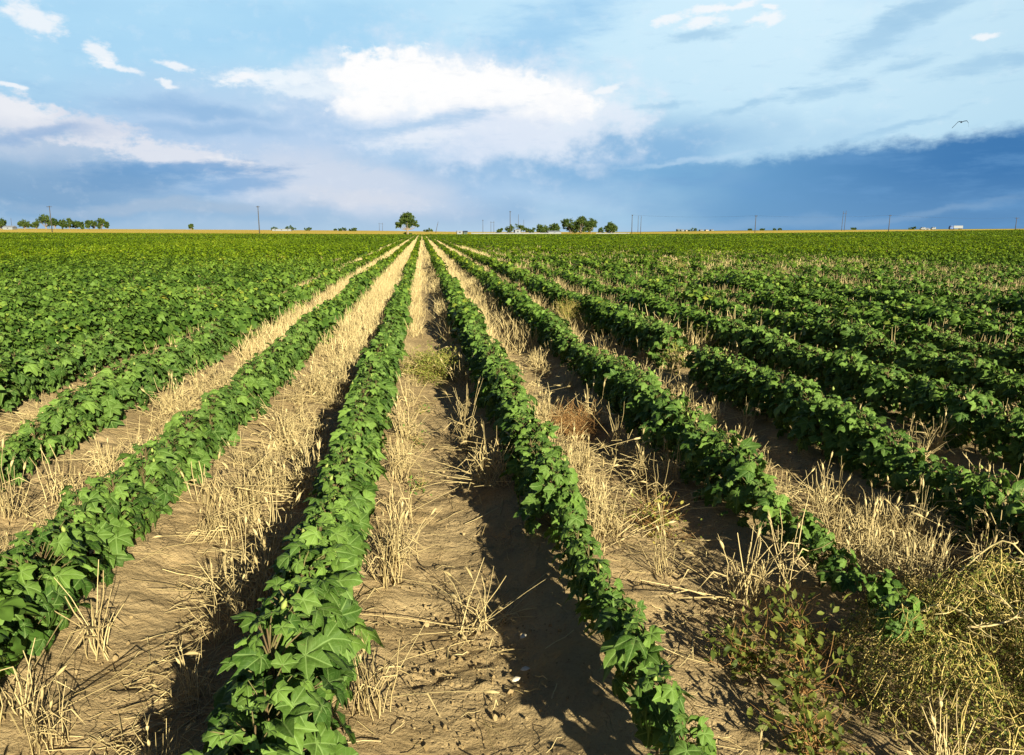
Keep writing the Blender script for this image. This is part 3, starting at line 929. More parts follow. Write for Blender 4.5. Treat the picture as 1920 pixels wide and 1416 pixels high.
for k, (x, y, kind, s, lab) in enumerate(SPECIAL):
    me = TUFT_ME[kind][k % len(TUFT_ME[kind])]
    o = bpy.data.objects.new('straw_tuft', me); COL.objects.link(o)
    o.location = (x, y, float(gz(x, y))); o.rotation_euler = (0, 0, 1.3 * k); o.scale = (s, s, s)
    tag(o, lab, 'straw tuft', 'standout straw tufts %s' % lab.split()[0])
FUR = {0: 'scattered along the edges of the bare furrow', -1: 'in the first straw strip left of the bare furrow', -2: 'in the second straw strip left of the bare furrow', -3: 'in the third straw strip left of the bare furrow',
       1: 'in the first straw strip right of the bare furrow', 2: 'in the second straw strip right of the bare furrow', 3: 'in the third straw strip right of the bare furrow'}
IND = [t for t in tuft_spots if in_picture(t[2], t[3], .1, 0)][:285]
ind_set = set(id(t) for t in IND)
for k, (d_, f, x, y) in enumerate(IND):
    kind = 'tall' if rngs.random() < .14 else ('flat' if rngs.random() < .2 else 'short')
    me = TUFT_ME[kind][int(rngs.integers(len(TUFT_ME[kind])))]
    o = bpy.data.objects.new('straw_tuft', me); COL.objects.link(o)
    s = rngs.uniform(.7, 1.25) * (.9 if f >= 2 else 1.0)
    o.location = (x, y, float(gz(x, y))); o.rotation_euler = (0, 0, float(rngs.uniform(0, 6.28))); o.scale = (s, s, s * rngs.uniform(.85, 1.2))
    w = {'tall': 'tall sparse dry', 'flat': 'flattened dry', 'short': 'upright dry'}[kind]
    where = FUR.get(f, 'between the outer rows on the %s' % ('left' if f < 0 else 'right'))
    tag(o, '%s straw tuft %s' % (w, where), 'straw tuft', '%s straw tufts %s' % (w, where))


def ribbon_tufts(mb, rng, spots, n, h, w):
    """many simple straw tufts: each stalk one bent ribbon"""
    m = len(spots) * n
    sp = np.repeat(spots, n, 0)
    b = sp[:, :2] + rng.normal(0, .05, (m, 2))
    z = gz(b[:, 0], b[:, 1])
    hh = h * rng.uniform(.4, 1.15, m); a = rng.uniform(0, 2 * PI, m); ln = np.abs(rng.normal(0, .38, m))
    d = np.stack([np.cos(a), np.sin(a)], 1)
    sa = rng.uniform(0, 2 * PI, m); side = np.stack([np.cos(sa), np.sin(sa), np.zeros(m)], 1) * (w * rng.uniform(.6, 1.3, m))[:, None]
    rows = []
    for t, wk in ((0, 1), (.55, 1), (1, .35)):
        p = np.concatenate([b + d * (ln * hh * (t + .5 * t * t))[:, None], (z - .01 + hh * t * (1 - .25 * ln * t))[:, None]], 1)
        rows += [p - side * wk, p + side * wk]
    V = np.stack(rows, 1)
    F = np.array([(0, 1, 3, 2), (2, 3, 5, 4)])
    mb.add(V.reshape(-1, 3), None, (F[None] + (np.arange(m) * 6)[:, None, None]).reshape(-1, 4), np.repeat(np.clip(rng.normal(.62, .22, m), 0, 1), 6))


def build_straw():
    rng = np.random.default_rng(12); mb = MB()
    rest = [t for t in tuft_spots if id(t) not in ind_set]
    near = [t for t in rest if t[0] < 9]; far = np.array([(t[2], t[3]) for t in rest if t[0] >= 9])
    for d_, f, x, y in near:
        src = TUFTS[int(rng.integers(len(TUFTS)))]
        V = np.concatenate(src.v); a = rng.uniform(0, 6.28); s = rng.uniform(.65, 1.1)
        W = np.stack([V[:, 0] * math.cos(a) - V[:, 1] * math.sin(a), V[:, 0] * math.sin(a) + V[:, 1] * math.cos(a), V[:, 2]], 1) * s + np.array([x, y, float(gz(x, y))])
        mb.add(W, None, np.concatenate(src.q), np.concatenate(src.a))
    md = far[far[:, 1] < 24]; fr = far[far[:, 1] >= 24]
    ribbon_tufts(mb, rng, md[md[:, 0] <= 3], 22, .28, .0032); ribbon_tufts(mb, rng, md[md[:, 0] > 3], 18, .40, .0036)
    ribbon_tufts(mb, rng, fr[fr[:, 0] <= 3], 14, .27, .0065); ribbon_tufts(mb, rng, fr[fr[:, 0] > 3], 12, .42, .0075)
    sp = []
    for f, dn in ((-3, 2.5), (-2, 5), (-1, 7), (0, .8), (1, 4.5), (2, 3.5), (3, 2)):
        y = np.arange(60, 230, 1.0 / dn); sp.append(np.stack([row_x(f) - .5 + rng.uniform(-.25, .25, len(y)), y], 1))
    ribbon_tufts(mb, rng, np.concatenate(sp), 10, .28, .02)
    tag(mb.build('dry_straw', M['straw']), 'dry wheat straw standing in strips between the crop rows', 'straw', kind='stuff')
    # broken stalks lying flat on the soil
    lb = MB()
    for q in range(7000):
        if q < 5000: f = int(rng.choice([-2, -1, -1])); y = 1.3 + 14 * rng.random() ** 1.3; x = row_x(f) - .5 + float(np.clip(rng.normal(.06, .17), -.36, .36))
        else:
            f = int(rng.choice([0, 0, 1, 1, 2, 3])); y = 1.2 + 9 * rng.random() ** 1.6; x = row_x(f) - .5 + rng.uniform(-.36, .36)
            if f == 0 and rng.random() < .6: continue
        if not in_picture(x, y, 0, 100) or in_weeds(x, y): continue
        if q < 5000 and vnoise(np.array(x * 2.5), np.array(y * 1.1)) < -.12 and y < 6: continue
        a, L = rng.uniform(0, PI), rng.uniform(.03, .24) if rng.random() < .5 else rng.uniform(.02, .08)
        n = 4; t = np.linspace(-.5, .5, n)
        P = np.stack([x + math.cos(a) * L * t, y + math.sin(a) * L * t + rng.normal(0, .01) * t * t, np.zeros(n)], 1)
        P[:, 2] = gz(P[:, 0], P[:, 1]) + .008 + np.abs(rng.normal(0, .008, n))
        V, Q = tube(P, [rng.uniform(.001, .0026)] * n, 3); lb.add(V, None, Q, float(np.clip(rng.normal(.55, .3), 0, 1)))
    tag(lb.build('straw_litter', M['straw']), 'broken straw stalks lying loose on the soil', 'straw litter', kind='stuff')
    # crumbs and clods of soil
    cb = MB()
    ico = np.array([(0, 0, 1), (.9, 0, .4), (.28, .85, .4), (-.72, .53, .4), (-.72, -.53, .4), (.28, -.85, .4), (.6, .4, -.5), (-.2, .7, -.5), (-.75, 0, -.5), (-.2, -.7, -.5), (.6, -.4, -.5)])
    it = np.array([(0, 1, 2), (0, 2, 3), (0, 3, 4), (0, 4, 5), (0, 5, 1), (1, 6, 2), (2, 7, 3), (3, 8, 4), (4, 9, 5), (5, 10, 1), (2, 6, 7), (3, 7, 8), (4, 8, 9), (5, 9, 10), (1, 10, 6)])
    for i in range(7500):
        if i < 800: x, y = rng.normal(.08, .2), rng.normal(2.35, .26)
        elif i < 1200: x, y = rng.normal(-1.1, .25), rng.normal(2.3, .3)
        else: x, y = rng.uniform(-2.4, 2.6), 1.2 + 7 * rng.random() ** 1.5
        if not in_picture(x, y, 0, 60): continue
        s = min(.0019 * math.exp(rng.normal(0, .75)), .013)
        cb.add(ico * s * rng.uniform(.6, 1.25, (11, 3)) + np.array([x, y, float(gz(x, y)) + .004]), it, None, float(rng.random()))
    tag(cb.build('soil_crumbs', M['clod'], smooth=False), 'crumbs and small clods of dry sandy soil', 'soil crumbs', kind='stuff')


build_straw()


# ------------------------------------------------------------------ weeds
LEAFLET = [(np.array([(0, 0, 0), (.5, .22, .06), (1, 0, -.05), (.5, -.22, .06)], float), np.array([(0, 2, 1), (0, 3, 2)]), np.zeros((4, 2)))]
OVATE = [(np.array([(0, 0, 0), (.25, .2, .05), (.6, .24, .03), (1, 0, -.15), (.6, -.24, .03), (.25, -.2, .05), (.5, 0, -.03)], float), np.array([(0, 6, 1), (1, 6, 2), (2, 6, 3), (3, 6, 4), (4, 6, 5), (5, 6, 0)]), np.zeros((7, 2)))]


def bush(name, label, cat, x, y, rx, ry, h, nstem, nleaf, lsize, stem_mat, leaf_mat, seed, tint=(.3, .9), temps=LEAFLET, r=.0016, curl=.5):
    rng = np.random.default_rng(seed)
    root = empty(name, (x, y, float(gz(x, y))), label, cat)
    sb, fb = MB(), MB()
    P, D = [], []
    for _ in range(nstem):
        a = rng.uniform(0, 2 * PI); q = math.sqrt(rng.random()); zt = h * (1 - .75 * q * q) * rng.uniform(.55, 1.1)
        end = np.array([math.cos(a) * rx * q, math.sin(a) * ry * q, max(zt, .02)])
        n = 7; t = np.linspace(0, 1, n)[:, None]
        C = np.array([0, 0, 0]) * (1 - t) + end * t
        C[:, 2] = end[2] * np.sin(t[:, 0] * PI / 2) ** .8
        C[1:] += rng.normal(0, .02 * curl, (n - 1, 3)); C[:, 2] = np.maximum(C[:, 2], 0.004)
        V, Q = tube(C, np.linspace(r * 1.4, r * .5, n), 3); sb.add(V, None, Q, float(np.clip(rng.normal(.55, .25), 0, 1)))
        for _k in range(2):
            i = int(rng.integers(2, n - 1)); e = rng.normal(0, 1, 3) * .06; e[2] = abs(e[2])
            V, Q = tube([C[i], C[i] + e * .6 + rng.normal(0, .008, 3), C[i] + e], [r * .7, r * .5, r * .3], 3); sb.add(V, None, Q, float(rng.random()))
            P.append(C[i] + e); D.append(e)
        for i in range(1, n): P.append(C[i]); D.append(C[i] - C[i - 1])
    P, D = np.array(P), np.array(D)
    sb.build('stem', stem_mat, root)
    if nleaf:
        k = rng.integers(0, len(P), nleaf)
        pp = P[k] + rng.normal(0, lsize * .8, (nleaf, 3)); pp[:, 2] = np.maximum(pp[:, 2], .004)
        xd = D[k] / (np.linalg.norm(D[k], axis=1, keepdims=True) + 1e-9) + rng.normal(0, .8, (nleaf, 3)); nn = rng.normal(0, .5, (nleaf, 3)) + np.array([0, -.2, 1])
        scatter(fb, temps, pp, xd, nn, lsize * rng.uniform(.5, 1.3, nleaf), rng.uniform(tint[0], tint[1], nleaf), rng)
        fb.build('foliage', leaf_mat, root)
    return root


bush('weed_clump', 'low yellow-green weed sprawling across the middle of the bare furrow', 'weed', .12, 7.75, .46, .62, .26, 130, 5200, .027, M['weed_stem'], M['weed'], 1, (.35, 1.25))
bush('dry_weed', 'round rusty brown dried weed between the straw right of the furrow', 'weed', 1.10, 5.35, .30, .36, .20, 170, 2200, .010, M['brown_weed'], M['brown_weed'], 2, (.2, .9))
bush('tumbleweed', 'yellowish green tumbleweed bush filling a gap among the right rows', 'tumbleweed', 2.24, 11.4, .48, .55, .46, 170, 2800, .020, M['tumble'], M['weed'], 3, (.3, 1.3))
bush('tumbleweed', 'round pale tumbleweed poking above the crop far right', 'tumbleweed', 8.2, 23.3, .42, .42, .62, 120, 1800, .022, M['tumble'], M['weed'], 4, (.6, 1.4))
bush('grass_clump', 'yellowish green grass clump amid straw between the outer right rows', 'grass clump', 3.45, 8.6, .16, .3, .3, 70, 350, .05, M['weed_stem'], M['weed'], 5, (.4, 1.1), LEAFLET)
bush('red_weed', 'small spreading weed with reddish stems behind the right-hand row', 'weed', 1.16, 3.5, .2, .25, .12, 36, 260, .026, M['brown_weed'], M['weed'], 6, (.2, 1.6), OVATE)
bush('pale_weed', 'pale tall weed standing in the gap of the third right row', 'weed', 2.5, 7.2, .14, .2, .42, 22, 240, .034, M['vine'], M['weed'], 7, (.7, 1.1), OVATE)
for i, (x, y, s, lab) in enumerate(((-.02, 6.15, .07, 'tiny green weed seedling, farthest of three on the bare furrow'), (-.05, 5.18, .09, 'small green weed seedling, middle one of three on the bare furrow'), (-.04, 4.24, .075, 'tiny green weed seedling, nearest of three on the bare furrow'))):
    bush('weed_seedling', lab, 'weed seedling', x, y, s, s, s * .8, 9, 46, .022, M['weed_stem'], M['leaf_far'], 20 + i, (.1, .8), OVATE)
for i, (x, y, s, lab) in enumerate(((1.08, 2.24, .15, 'leggy broad-leaved weed with a few light leaves beside the front row'), (1.22, 2.08, .19, 'dark shaded broad-leaved weed next to the tangled vines'), (1.08, 1.8, .14, 'low broad-leaved weed at the bottom edge near tangled vines'), (1.34, 2.3, .16, 'dark low weed under the left side of the tangled vines'))):
    bush('broadleaf_weed', lab, 'weed', x, y, s, s, s * 1.0, 20, 190, .034, M['brown_weed'], M['weed'], 30 + i, (0, .75), OVATE)  # low leaf tint range: the shade around these weeds is put into their colour


def tangle():
    rng = np.random.default_rng(44)
    cx, cy, rx, ry, h = 2.02, 1.92, .70, .72, .42
    root = empty('tangled_vine', (cx, cy, float(gz(cx, cy))), 'tangled heap of curly yellow-green vines at the lower right corner', 'vine')
    sb, tb, fb = MB(), MB(), MB()

    def top(x, y):
        q = np.clip(1 - (x / rx) ** 2 - (y / ry) ** 2, 0, 1)
        return h * np.sqrt(q) * (.72 + 1.0 * vnoise(x * 6 + 3, y * 6))

    P = []
    for _ in range(1500):
        a, q = rng.uniform(0, 2 * PI), math.sqrt(rng.random()) * .97
        p = np.array([math.cos(a) * rx * q, math.sin(a) * ry * q]); hd = rng.uniform(0, 2 * PI); C = []
        n = int(rng.integers(8, 15)); turn = rng.normal(0, 1.2); lift = rng.uniform(.35, 1.08)
        for i in range(n):
            C.append((p[0], p[1], max(float(top(np.array(p[0]), np.array(p[1]))) * lift + .02 * math.sin(i * 1.3 + a), .004)))
            hd += turn * .55 * (i / n + .3) + rng.normal(0, .12); p = p + np.array([math.cos(hd), math.sin(hd)]) * .019
        P += C
        V, Q = tube(C, np.linspace(.0019, .0008, n), 3); sb.add(V, None, Q, float(np.clip(rng.normal(.75, .3), 0, 1)))
    for x0, y0, a0, L in ((-.10, .42, -.9, 16), (.25, .5, -1.9, 18), (-.3, .1, -.4, 12), (.1, -.15, 2.9, 14), (.3, -.05, 2.2, 12), (-.2, -.3, .4, 14), (.0, .2, -.2, 16), (.35, .25, 2.6, 14), (-.35, .3, -1.2, 10), (.15, -.35, 2.7, 16)):
        p, hd, C = np.array([x0, y0]), a0, []
        for i in range(L):
            C.append((p[0], p[1], float(top(np.array(p[0]), np.array(p[1]))) + .025 + .015 * math.sin(i)))
            hd += rng.normal(0, .28); p = p + np.array([math.cos(hd), math.sin(hd)]) * .032
            if rng.random() < .5:
                e = hd + rng.choice([-1, 1]) * 1.0; D = [np.array(C[-1])]
                for k in range(5): D.append(D[-1] + np.array([math.cos(e) * .018, math.sin(e) * .018, rng.normal(0, .006)])); e += rng.normal(0, .5)
                V, Q = tube(D, np.linspace(.0026, .001, 6), 4); tb.add(V, None, Q, .8)
        V, Q = tube(C, np.linspace(.0038, .0018, L), 5); tb.add(V, None, Q, float(rng.uniform(.2, .9)))
    P = np.array(P); n = 40000
    k = rng.integers(0, len(P), n); pp = P[k] + rng.normal(0, .016, (n, 3)); pp[:, 2] = np.maximum(pp[:, 2], .004)
    low = rng.random(n) < .4; pp[low, 2] *= rng.random(low.sum())
    scatter(fb, LEAFLET, pp, rng.normal(0, 1, (n, 3)), rng.normal(0, .6, (n, 3)) + np.array([0, -.2, 1]), rng.uniform(.008, .019, n), np.clip(rng.normal(.55, .42, n), 0, 1.4), rng)
    sb.build('tendril', M['tumble'], root); tb.build('vine_stalk', M['vine'], root); fb.build('foliage', M['weed'], root)


tangle()

# pale dead petals on the shaded soil of the middle furrow
for i, (x, y, lab) in enumerate(((.30, 2.28, 'pale curled dead petal on shaded furrow soil, upper one of the pair'), (.265, 2.23, 'pale curled dead petal on shaded furrow soil, lower one of the pair'), (.325, 2.47, 'small pale dead petal lying apart on the shaded furrow soil'))):
    mb = MB(); scatter(mb, OVATE, [(0, 0, .006)], [(1, .4 * i, .25)], [(.1, -.3, 1)], np.array([.035]), np.array([.6]), np.random.default_rng(i))
    o = mb.build('dead_petal', M['pale'], None, loc=(x, y, float(gz(x, y)) + .012)); tag(o, lab, 'petal'); o.modifiers.new('thick', 'SOLIDIFY').thickness = .0015


# ------------------------------------------------------------------ far trees and shrubs
def tree(name, label, x, Y, w, h, trunk_h, lobes, nleaf, leaf, seed, cat='tree', group=None, sink=0.0, dark=0.0):
    """lobes: (x, y, z, r) in units of w (x, y, r) and h (z)"""
    rng = np.random.default_rng(seed)
    root = empty(name, (x, Y, float(terrain(x, Y)) - sink), label, cat, group)
    tb, cb = MB(), MB()
    r0 = max(w * .035, .06)
    if trunk_h > 0:
        P = [(0, 0, -.3), (.02 * w, 0, trunk_h * .5), (-.01 * w, 0, trunk_h), (0, 0, trunk_h + .2 * h)]
        capped_tube(tb, P, [r0 * 1.4, r0, r0 * .85, r0 * .6], 8, .6)
    else:
        capped_tube(tb, [(0, 0, -.2), (0, 0, h * .4)], [r0, r0 * .5], 6, .4)
    for lx, ly, lz, lr in lobes:
        c = np.array([lx * w, ly * w, lz * h]); b = np.array([0, 0, max(trunk_h * .9, h * .12)])
        mid = b * .45 + c * .55 + np.array([0, 0, -.06 * h])
        V, Q = tube([b, mid, c], [r0 * .6, r0 * .35, r0 * .12], 5); tb.add(V, None, Q, .5)
        m = int(nleaf * lr * lr / sum(q[3] ** 2 for q in lobes))
        nc = max(6, m // 34)
        d = rng.normal(0, 1, (nc, 3)); d /= np.linalg.norm(d, axis=1, keepdims=True)
        cc = c + d * (rng.uniform(.45, 1.02, nc) * lr * w)[:, None] * np.array([1, 1, .82])
        ct = np.clip(rng.normal(.5, .28, nc) - dark, 0, 1.2)
        k = rng.integers(0, nc, m)
        pp = cc[k] + rng.normal(0, lr * w * .16, (m, 3)); pp[:, 2] = np.maximum(pp[:, 2], .05)
        scatter(cb, KITE, pp, rng.normal(0, 1, (m, 3)), rng.normal(0, 1, (m, 3)) + np.array([0, 0, .6]), leaf * rng.uniform(.6, 1.3, m), np.clip(ct[k] + rng.normal(0, .12, m), 0, 1.4), rng)
    tb.build('trunk', M['bark'], root); cb.build('crown', M['tree_leaf'], root)
    return root


def px_m(Y): return Y / 1453.0


def round_lobes(rng, n, low):
    out = [(0, 0, .68, .30)]
    for i in range(n):
        a = i * 2 * PI / n + rng.uniform(-.4, .4); q = rng.uniform(.18, .3)
        out.append((math.cos(a) * q, math.sin(a) * q, rng.uniform(low + .14, .78), rng.uniform(.17, .25)))
    return out


LT = 300.0
tree('lone_tree', 'lone spreading tree with open crown where the rows meet the horizon', at(764, LT + 6), LT + 6, 9.7, 9.0, 2.3,
     [(.02, 0, .88, .17), (-.15, .05, .74, .17), (.17, 0, .72, .16), (-.33, 0, .50, .15), (-.22, -.1, .56, .15), (.34, 0, .50, .13), (.20, .12, .54, .16), (0, -.12, .58, .17), (-.40, .0, .40, .09), (.43, 0, .43, .07), (-.02, .15, .68, .16), (.08, 0, .45, .12)], 5200, .34, 1)
tree('shrub', 'low dark shrub around the foot of the lone tree', at(764, LT + 9), LT + 9, 3.2, 1.1, 0, [(-.25, 0, .5, .25), (.15, 0, .55, .28), (.4, 0, .35, .18)], 700, .22, 2, 'shrub')
rngt = np.random.default_rng(3)
left = [(3, 412, 427, 24, 'dark round tree cut by the left picture edge'), (47, 415, 429, 22, 'rounded olive tree second from the left picture edge'), (68.5, 415.5, 429, 13, 'narrow olive tree between a rounded tree and the tallest one'),
        (87, 403, 429, 26, 'tallest tree of the left horizon group, behind the utility pole'), (104, 408, 429, 15, 'dark tree just right of the left utility pole'), (118, 411, 429, 15, 'light olive tree with bare stems beside the dark tree'),
        (131, 408.5, 429, 14, 'umbrella-shaped olive tree in the left horizon group'), (143, 414, 428, 14, 'low bushy tree left of its dark twin'), (153, 415, 428, 13, 'low dark bushy tree closing the left group'),
        (167.5, 411.5, 426.5, 14, 'round tree left in the separate trio on the horizon'), (178, 413.5, 427, 11, 'small middle tree of the separate trio on the horizon'), (191, 410, 427, 18, 'broad domed tree of the separate trio on the horizon'), (201, 415, 426.5, 9, 'small dark tree at the right end of the trio'),
        (359, 419, 430, 9, 'tiny single tree alone on the golden strip')]
for i, (cx, yt, yb, w, lab) in enumerate(left):
    Y = 640.0 + 14 * (i % 4); m = px_m(Y); x = at(cx, Y); gzv = float(terrain(x, Y))
    hh = (YH - yt) * m + EYE - gzv
    tree('horizon_tree', lab, x, Y, w * m * 1.15, max(hh, 2.5), hh * .16, round_lobes(rngt, 8, .12), 2200, .55, 50 + i, 'tree', 'trees on the left horizon', dark=.25 if 'dark' in lab else -.05)
for i, (cx, w, yt, lab) in enumerate(((515, 14, 427, 'low dark hedge clump right of the left pole'), (543, 23, 425, 'widest dark bush on the horizon left of centre'), (579, 15, 426.5, 'dark bush between the widest bush and the small ones'), (629, 6, 428.5, 'tiny dark bush on the horizon left of centre'), (642, 16, 428.5, 'flat dark bush pair, left one before the lone tree'), (662, 15, 428.5, 'flat dark bush pair, right one before the lone tree'), (803, 17, 430.5, 'low dark bush just right of the lone tree'))):
    Y = 700.0; m = px_m(Y); x = at(cx, Y); hh = max((YH - yt) * m + EYE - float(terrain(x, Y)), 2.2)
    tree('horizon_bush', lab, x, Y, w * m, hh, 0, [(-.3, 0, .5, .22), (0, 0, .55, .26), (.3, 0, .5, .22)], 500, .6, 80 + i, 'bush', 'bushes on the centre horizon', dark=.3)
right = [(934.5, 8, 430, 'small bush farthest left in the farmstead trees'), (940, 6, 427, 'thin little tree beside the small bush'), (957, 19, 423, 'olive tree behind the farmstead pole'), (973, 20, 420, 'dark tree above the white shed'), (986, 9, 424, 'thin ragged tree right of the white shed'), (997, 14, 426.5, 'low round bush between farmstead tree groups'),
         (1017, 25, 421.5, 'broad dark tree, left of the pair over the white house'), (1041, 22, 422, 'broad dark tree, right of the pair over the white house'), (1070, 33, 411, 'left flank tree of the big farmstead clump'), (1089, 27, 403, 'tallest farmstead tree in the middle of the big clump'), (1107, 31, 410, 'right flank tree of the big farmstead clump'), (1127, 11, 426, 'small bush right of the big clump'), (1146, 26, 418, 'separate rounded tree at the right end of the farmstead')]
for i, (cx, w, yt, lab) in enumerate(right):
    Y = 430.0 + 10 * (i % 3); m = px_m(Y); x = at(cx, Y); hh = (YH - yt) * m + EYE - float(terrain(x, Y))
    tree('farmstead_tree', lab, x, Y, w * m * 1.2, hh, hh * (.12 if hh > 5 else 0), round_lobes(rngt, 9 if w > 20 else 6, .06), 4200 if w > 20 else 900, .42, 110 + i, 'tree', 'farmstead trees', dark=.12)
for i, (cx, w, yt, lab) in enumerate(((1406, 8, 429.5, 'small far bush left of the pole'), (1429, 10, 430, 'small far bush right of the pole'), (1452, 6, 429.5, 'paler of two far trees beyond the pole'), (1462, 8, 427.5, 'darker of two far trees beyond the pole'), (1600, 12, 429.5, 'faint far bush right of the twin poles'), (1710, 18, 426.5, 'far dark bush hump left of the white vehicles'), (1300, 20, 431, 'far hedge among distant town houses'))):
    Y = 860.0; m = px_m(Y); x = at(cx, Y); hh = max((YH - yt) * m + EYE - float(terrain(x, Y)), 2.2)
    tree('far_bush', lab, x, Y, w * m, hh, 0, [(-.3, 0, .5, .22), (0, 0, .55, .26), (.3, 0, .5, .22)], 320, .8, 140 + i, 'bush', 'bushes on the right horizon', dark=.3)


# ------------------------------------------------------------------ utility poles
def pole(label, cx, Y, yt, arm, lean=0.0, group='utility poles along the horizon', r=.19):
    m = px_m(Y); x = at(cx, Y); z0 = float(terrain(x, Y)); h = (YH - yt) * m + EYE - z0
    root = empty('utility_pole', (x, Y, z0), label, 'utility pole', group)
    mb = MB(); capped_tube(mb, [(0, 0, -.5), (lean * h * .5, 0, h * .5), (lean * h, 0, h)], [r * 1.25, r, r * .8], 10); mb.build('post', M['pole'], root)
    if arm:
        a = MB(); box(a, lean * h - arm, lean * h + arm, -.12 - r, -.0 - r * .8, h - .55, h - .37); a.build('crossarm', M['pole'], root)
        for s in (-.9, -.35, .35, .9):
            q = MB(); capped_tube(q, [(lean * h + s * arm, -.06 - r, h - .37), (lean * h + s * arm, -.06 - r, h - .1)], [.07, .05], 6); q.build('insulator', M['dark'], root)
    return root, np.array([x + lean * h, Y, z0 + h - .1])


P1 = pole('utility pole with crossarm rising from the left tree group', 98, 385, 389.5, 1.1)
P2 = pole('single utility pole with small top standing alone left of centre', 486.5, 345, 388, .7)
pole('thin short pole between the leftmost trees', 23.5, 640, 411, 0, r=.14)
pole('thin leaning pole right of the lone tree', 816.5, 480, 416, 0, .26, r=.15)
pole('thin pole left of the twin-post frame beside the farmstead', 905.5, 560, 412.5, .5, r=.15)
P3 = pole('darkest utility pole at the left end of the farmstead', 956.5, 420, 396, .5)
pole('slim pole behind the dark farmstead tree', 972, 600, 402, 0, r=.15)
pole('slim short pole right of the dark farmstead tree', 982, 640, 412, 0, r=.13)
P4 = pole('leftmost thick pole of the three right of the farmstead', 1184.5, 430, 402, .35)
pole('thin middle pole of the three right of the farmstead', 1196, 560, 404, 0, r=.15)
pole('rightmost pole of the three, with box on its shaft', 1201, 400, 404, 0, .012, r=.13)
P5 = pole('utility pole with small crossarm left of the twin poles', 1415.5, 400, 402.5, .8, .006)
P6 = pole('utility pole right of the twin poles', 1665.8, 400, 401, .8, .006)
P7 = pole('utility pole with wide crossarm near the right picture edge', 1903, 440, 405.5, 1.6, .01)


def frame_pole(label, cx0, cx1, Y, yt, lean, arm=True):
    m = px_m(Y); x0, x1 = at(cx0, Y), at(cx1, Y); x = (x0 + x1) / 2; z0 = float(terrain(x, Y)); h = (YH - yt) * m + EYE - z0; w = (x1 - x0) / 2
    root = empty('twin_pole_frame', (x, Y, z0), label, 'power pole', 'twin-post power frames')
    for s in (-1, 1):
        mb = MB(); capped_tube(mb, [(s * w, 0, -.5), (s * w + lean * h, 0, h * (1 if s > 0 else .97))], [.17, .13], 8); mb.build('post', M['pole'], root)
    mb = MB(); box(mb, -w * 1.5 + lean * h * .85, w * 1.5 + lean * h * .85, -.32, -.2, h * .86, h * .86 + .18); mb.build('crossarm', M['pole'], root)


frame_pole('faint far twin-post power frame left of the lone tree', 711.5, 717.5, 800, 418, 0)
frame_pole('twin-post power frame left of the farmstead', 920.5, 926, 620, 414.5, 0)
frame_pole('tall twin dark power poles standing close together on the right', 1577.5, 1582.5, 520, 393, .025)


def wire(label, A, B, dz):
    mb = MB(); t = np.linspace(0, 1, 15)[:, None]
    for off in (-.6, .6):
        P = A * (1 - t) + B * t; P[:, 2] -= 4 * (B[0] - A[0]) ** 0 * .9 * (t * (1 - t))[:, 0] + dz; P[:, 0] += off
        V, Q = tube(P, .013, 4); mb.add(V, None, Q)
    tag(mb.build('overhead_wire', M['dark']), label, 'wire')


wire('thin overhead wire between the thick farmstead pole and next pole', P4[1], P5[1], .1)
wire('thin overhead wire passing behind the twin poles', P5[1], P6[1], .1)
wire('thin overhead wire running to the right picture edge pole', P6[1], P7[1], .1)


# ------------------------------------------------------------------ far buildings and vehicles
def house(name, label, cx, Y, wpx, yt, wall, roof, cat='house', depth=7.0, flat=False, group=None, eave=.62):
    m = px_m(Y); x = at(cx, Y); z0 = float(terrain(x, Y)); w = wpx * m; h = (YH - yt) * m + EYE - z0
    h = max(h, 1.7)
    root = empty(name, (x, Y, z0), label, cat, group)
    he = h * (.88 if flat else eave)
    mb = MB(); box(mb, -w / 2, w / 2, 0, depth, -.5, he); mb.build('wall', wall, root, False)
    rb = MB(); o = .25
    if flat:
        box(rb, -w / 2 - o, w / 2 + o, -o, depth + o, he + .003, h)
    else:
        V = [(-w / 2 - o, -o, he + .003), (w / 2 + o, -o, he + .003), (w / 2 + o, depth + o, he + .003), (-w / 2 - o, depth + o, he + .003), (-w / 2 - o, depth / 2, h), (w / 2 + o, depth / 2, h)]
        rb.add(V, [(0, 4, 3), (1, 2, 5)], [(0, 1, 5, 4), (2, 3, 4, 5), (0, 3, 2, 1)])
    rb.build('roof', roof, root, False)
    nwin = max(1, int(w / 4))
    for i in range(nwin):
        c = -w / 2 + w * (i + .5) / nwin
        wb = MB(); box(wb, c - .5, c + .5, -.04, -.003, he * .4, he * .75); wb.build('door' if i == nwin // 2 else 'window', M['dark'], root, False)
    return root


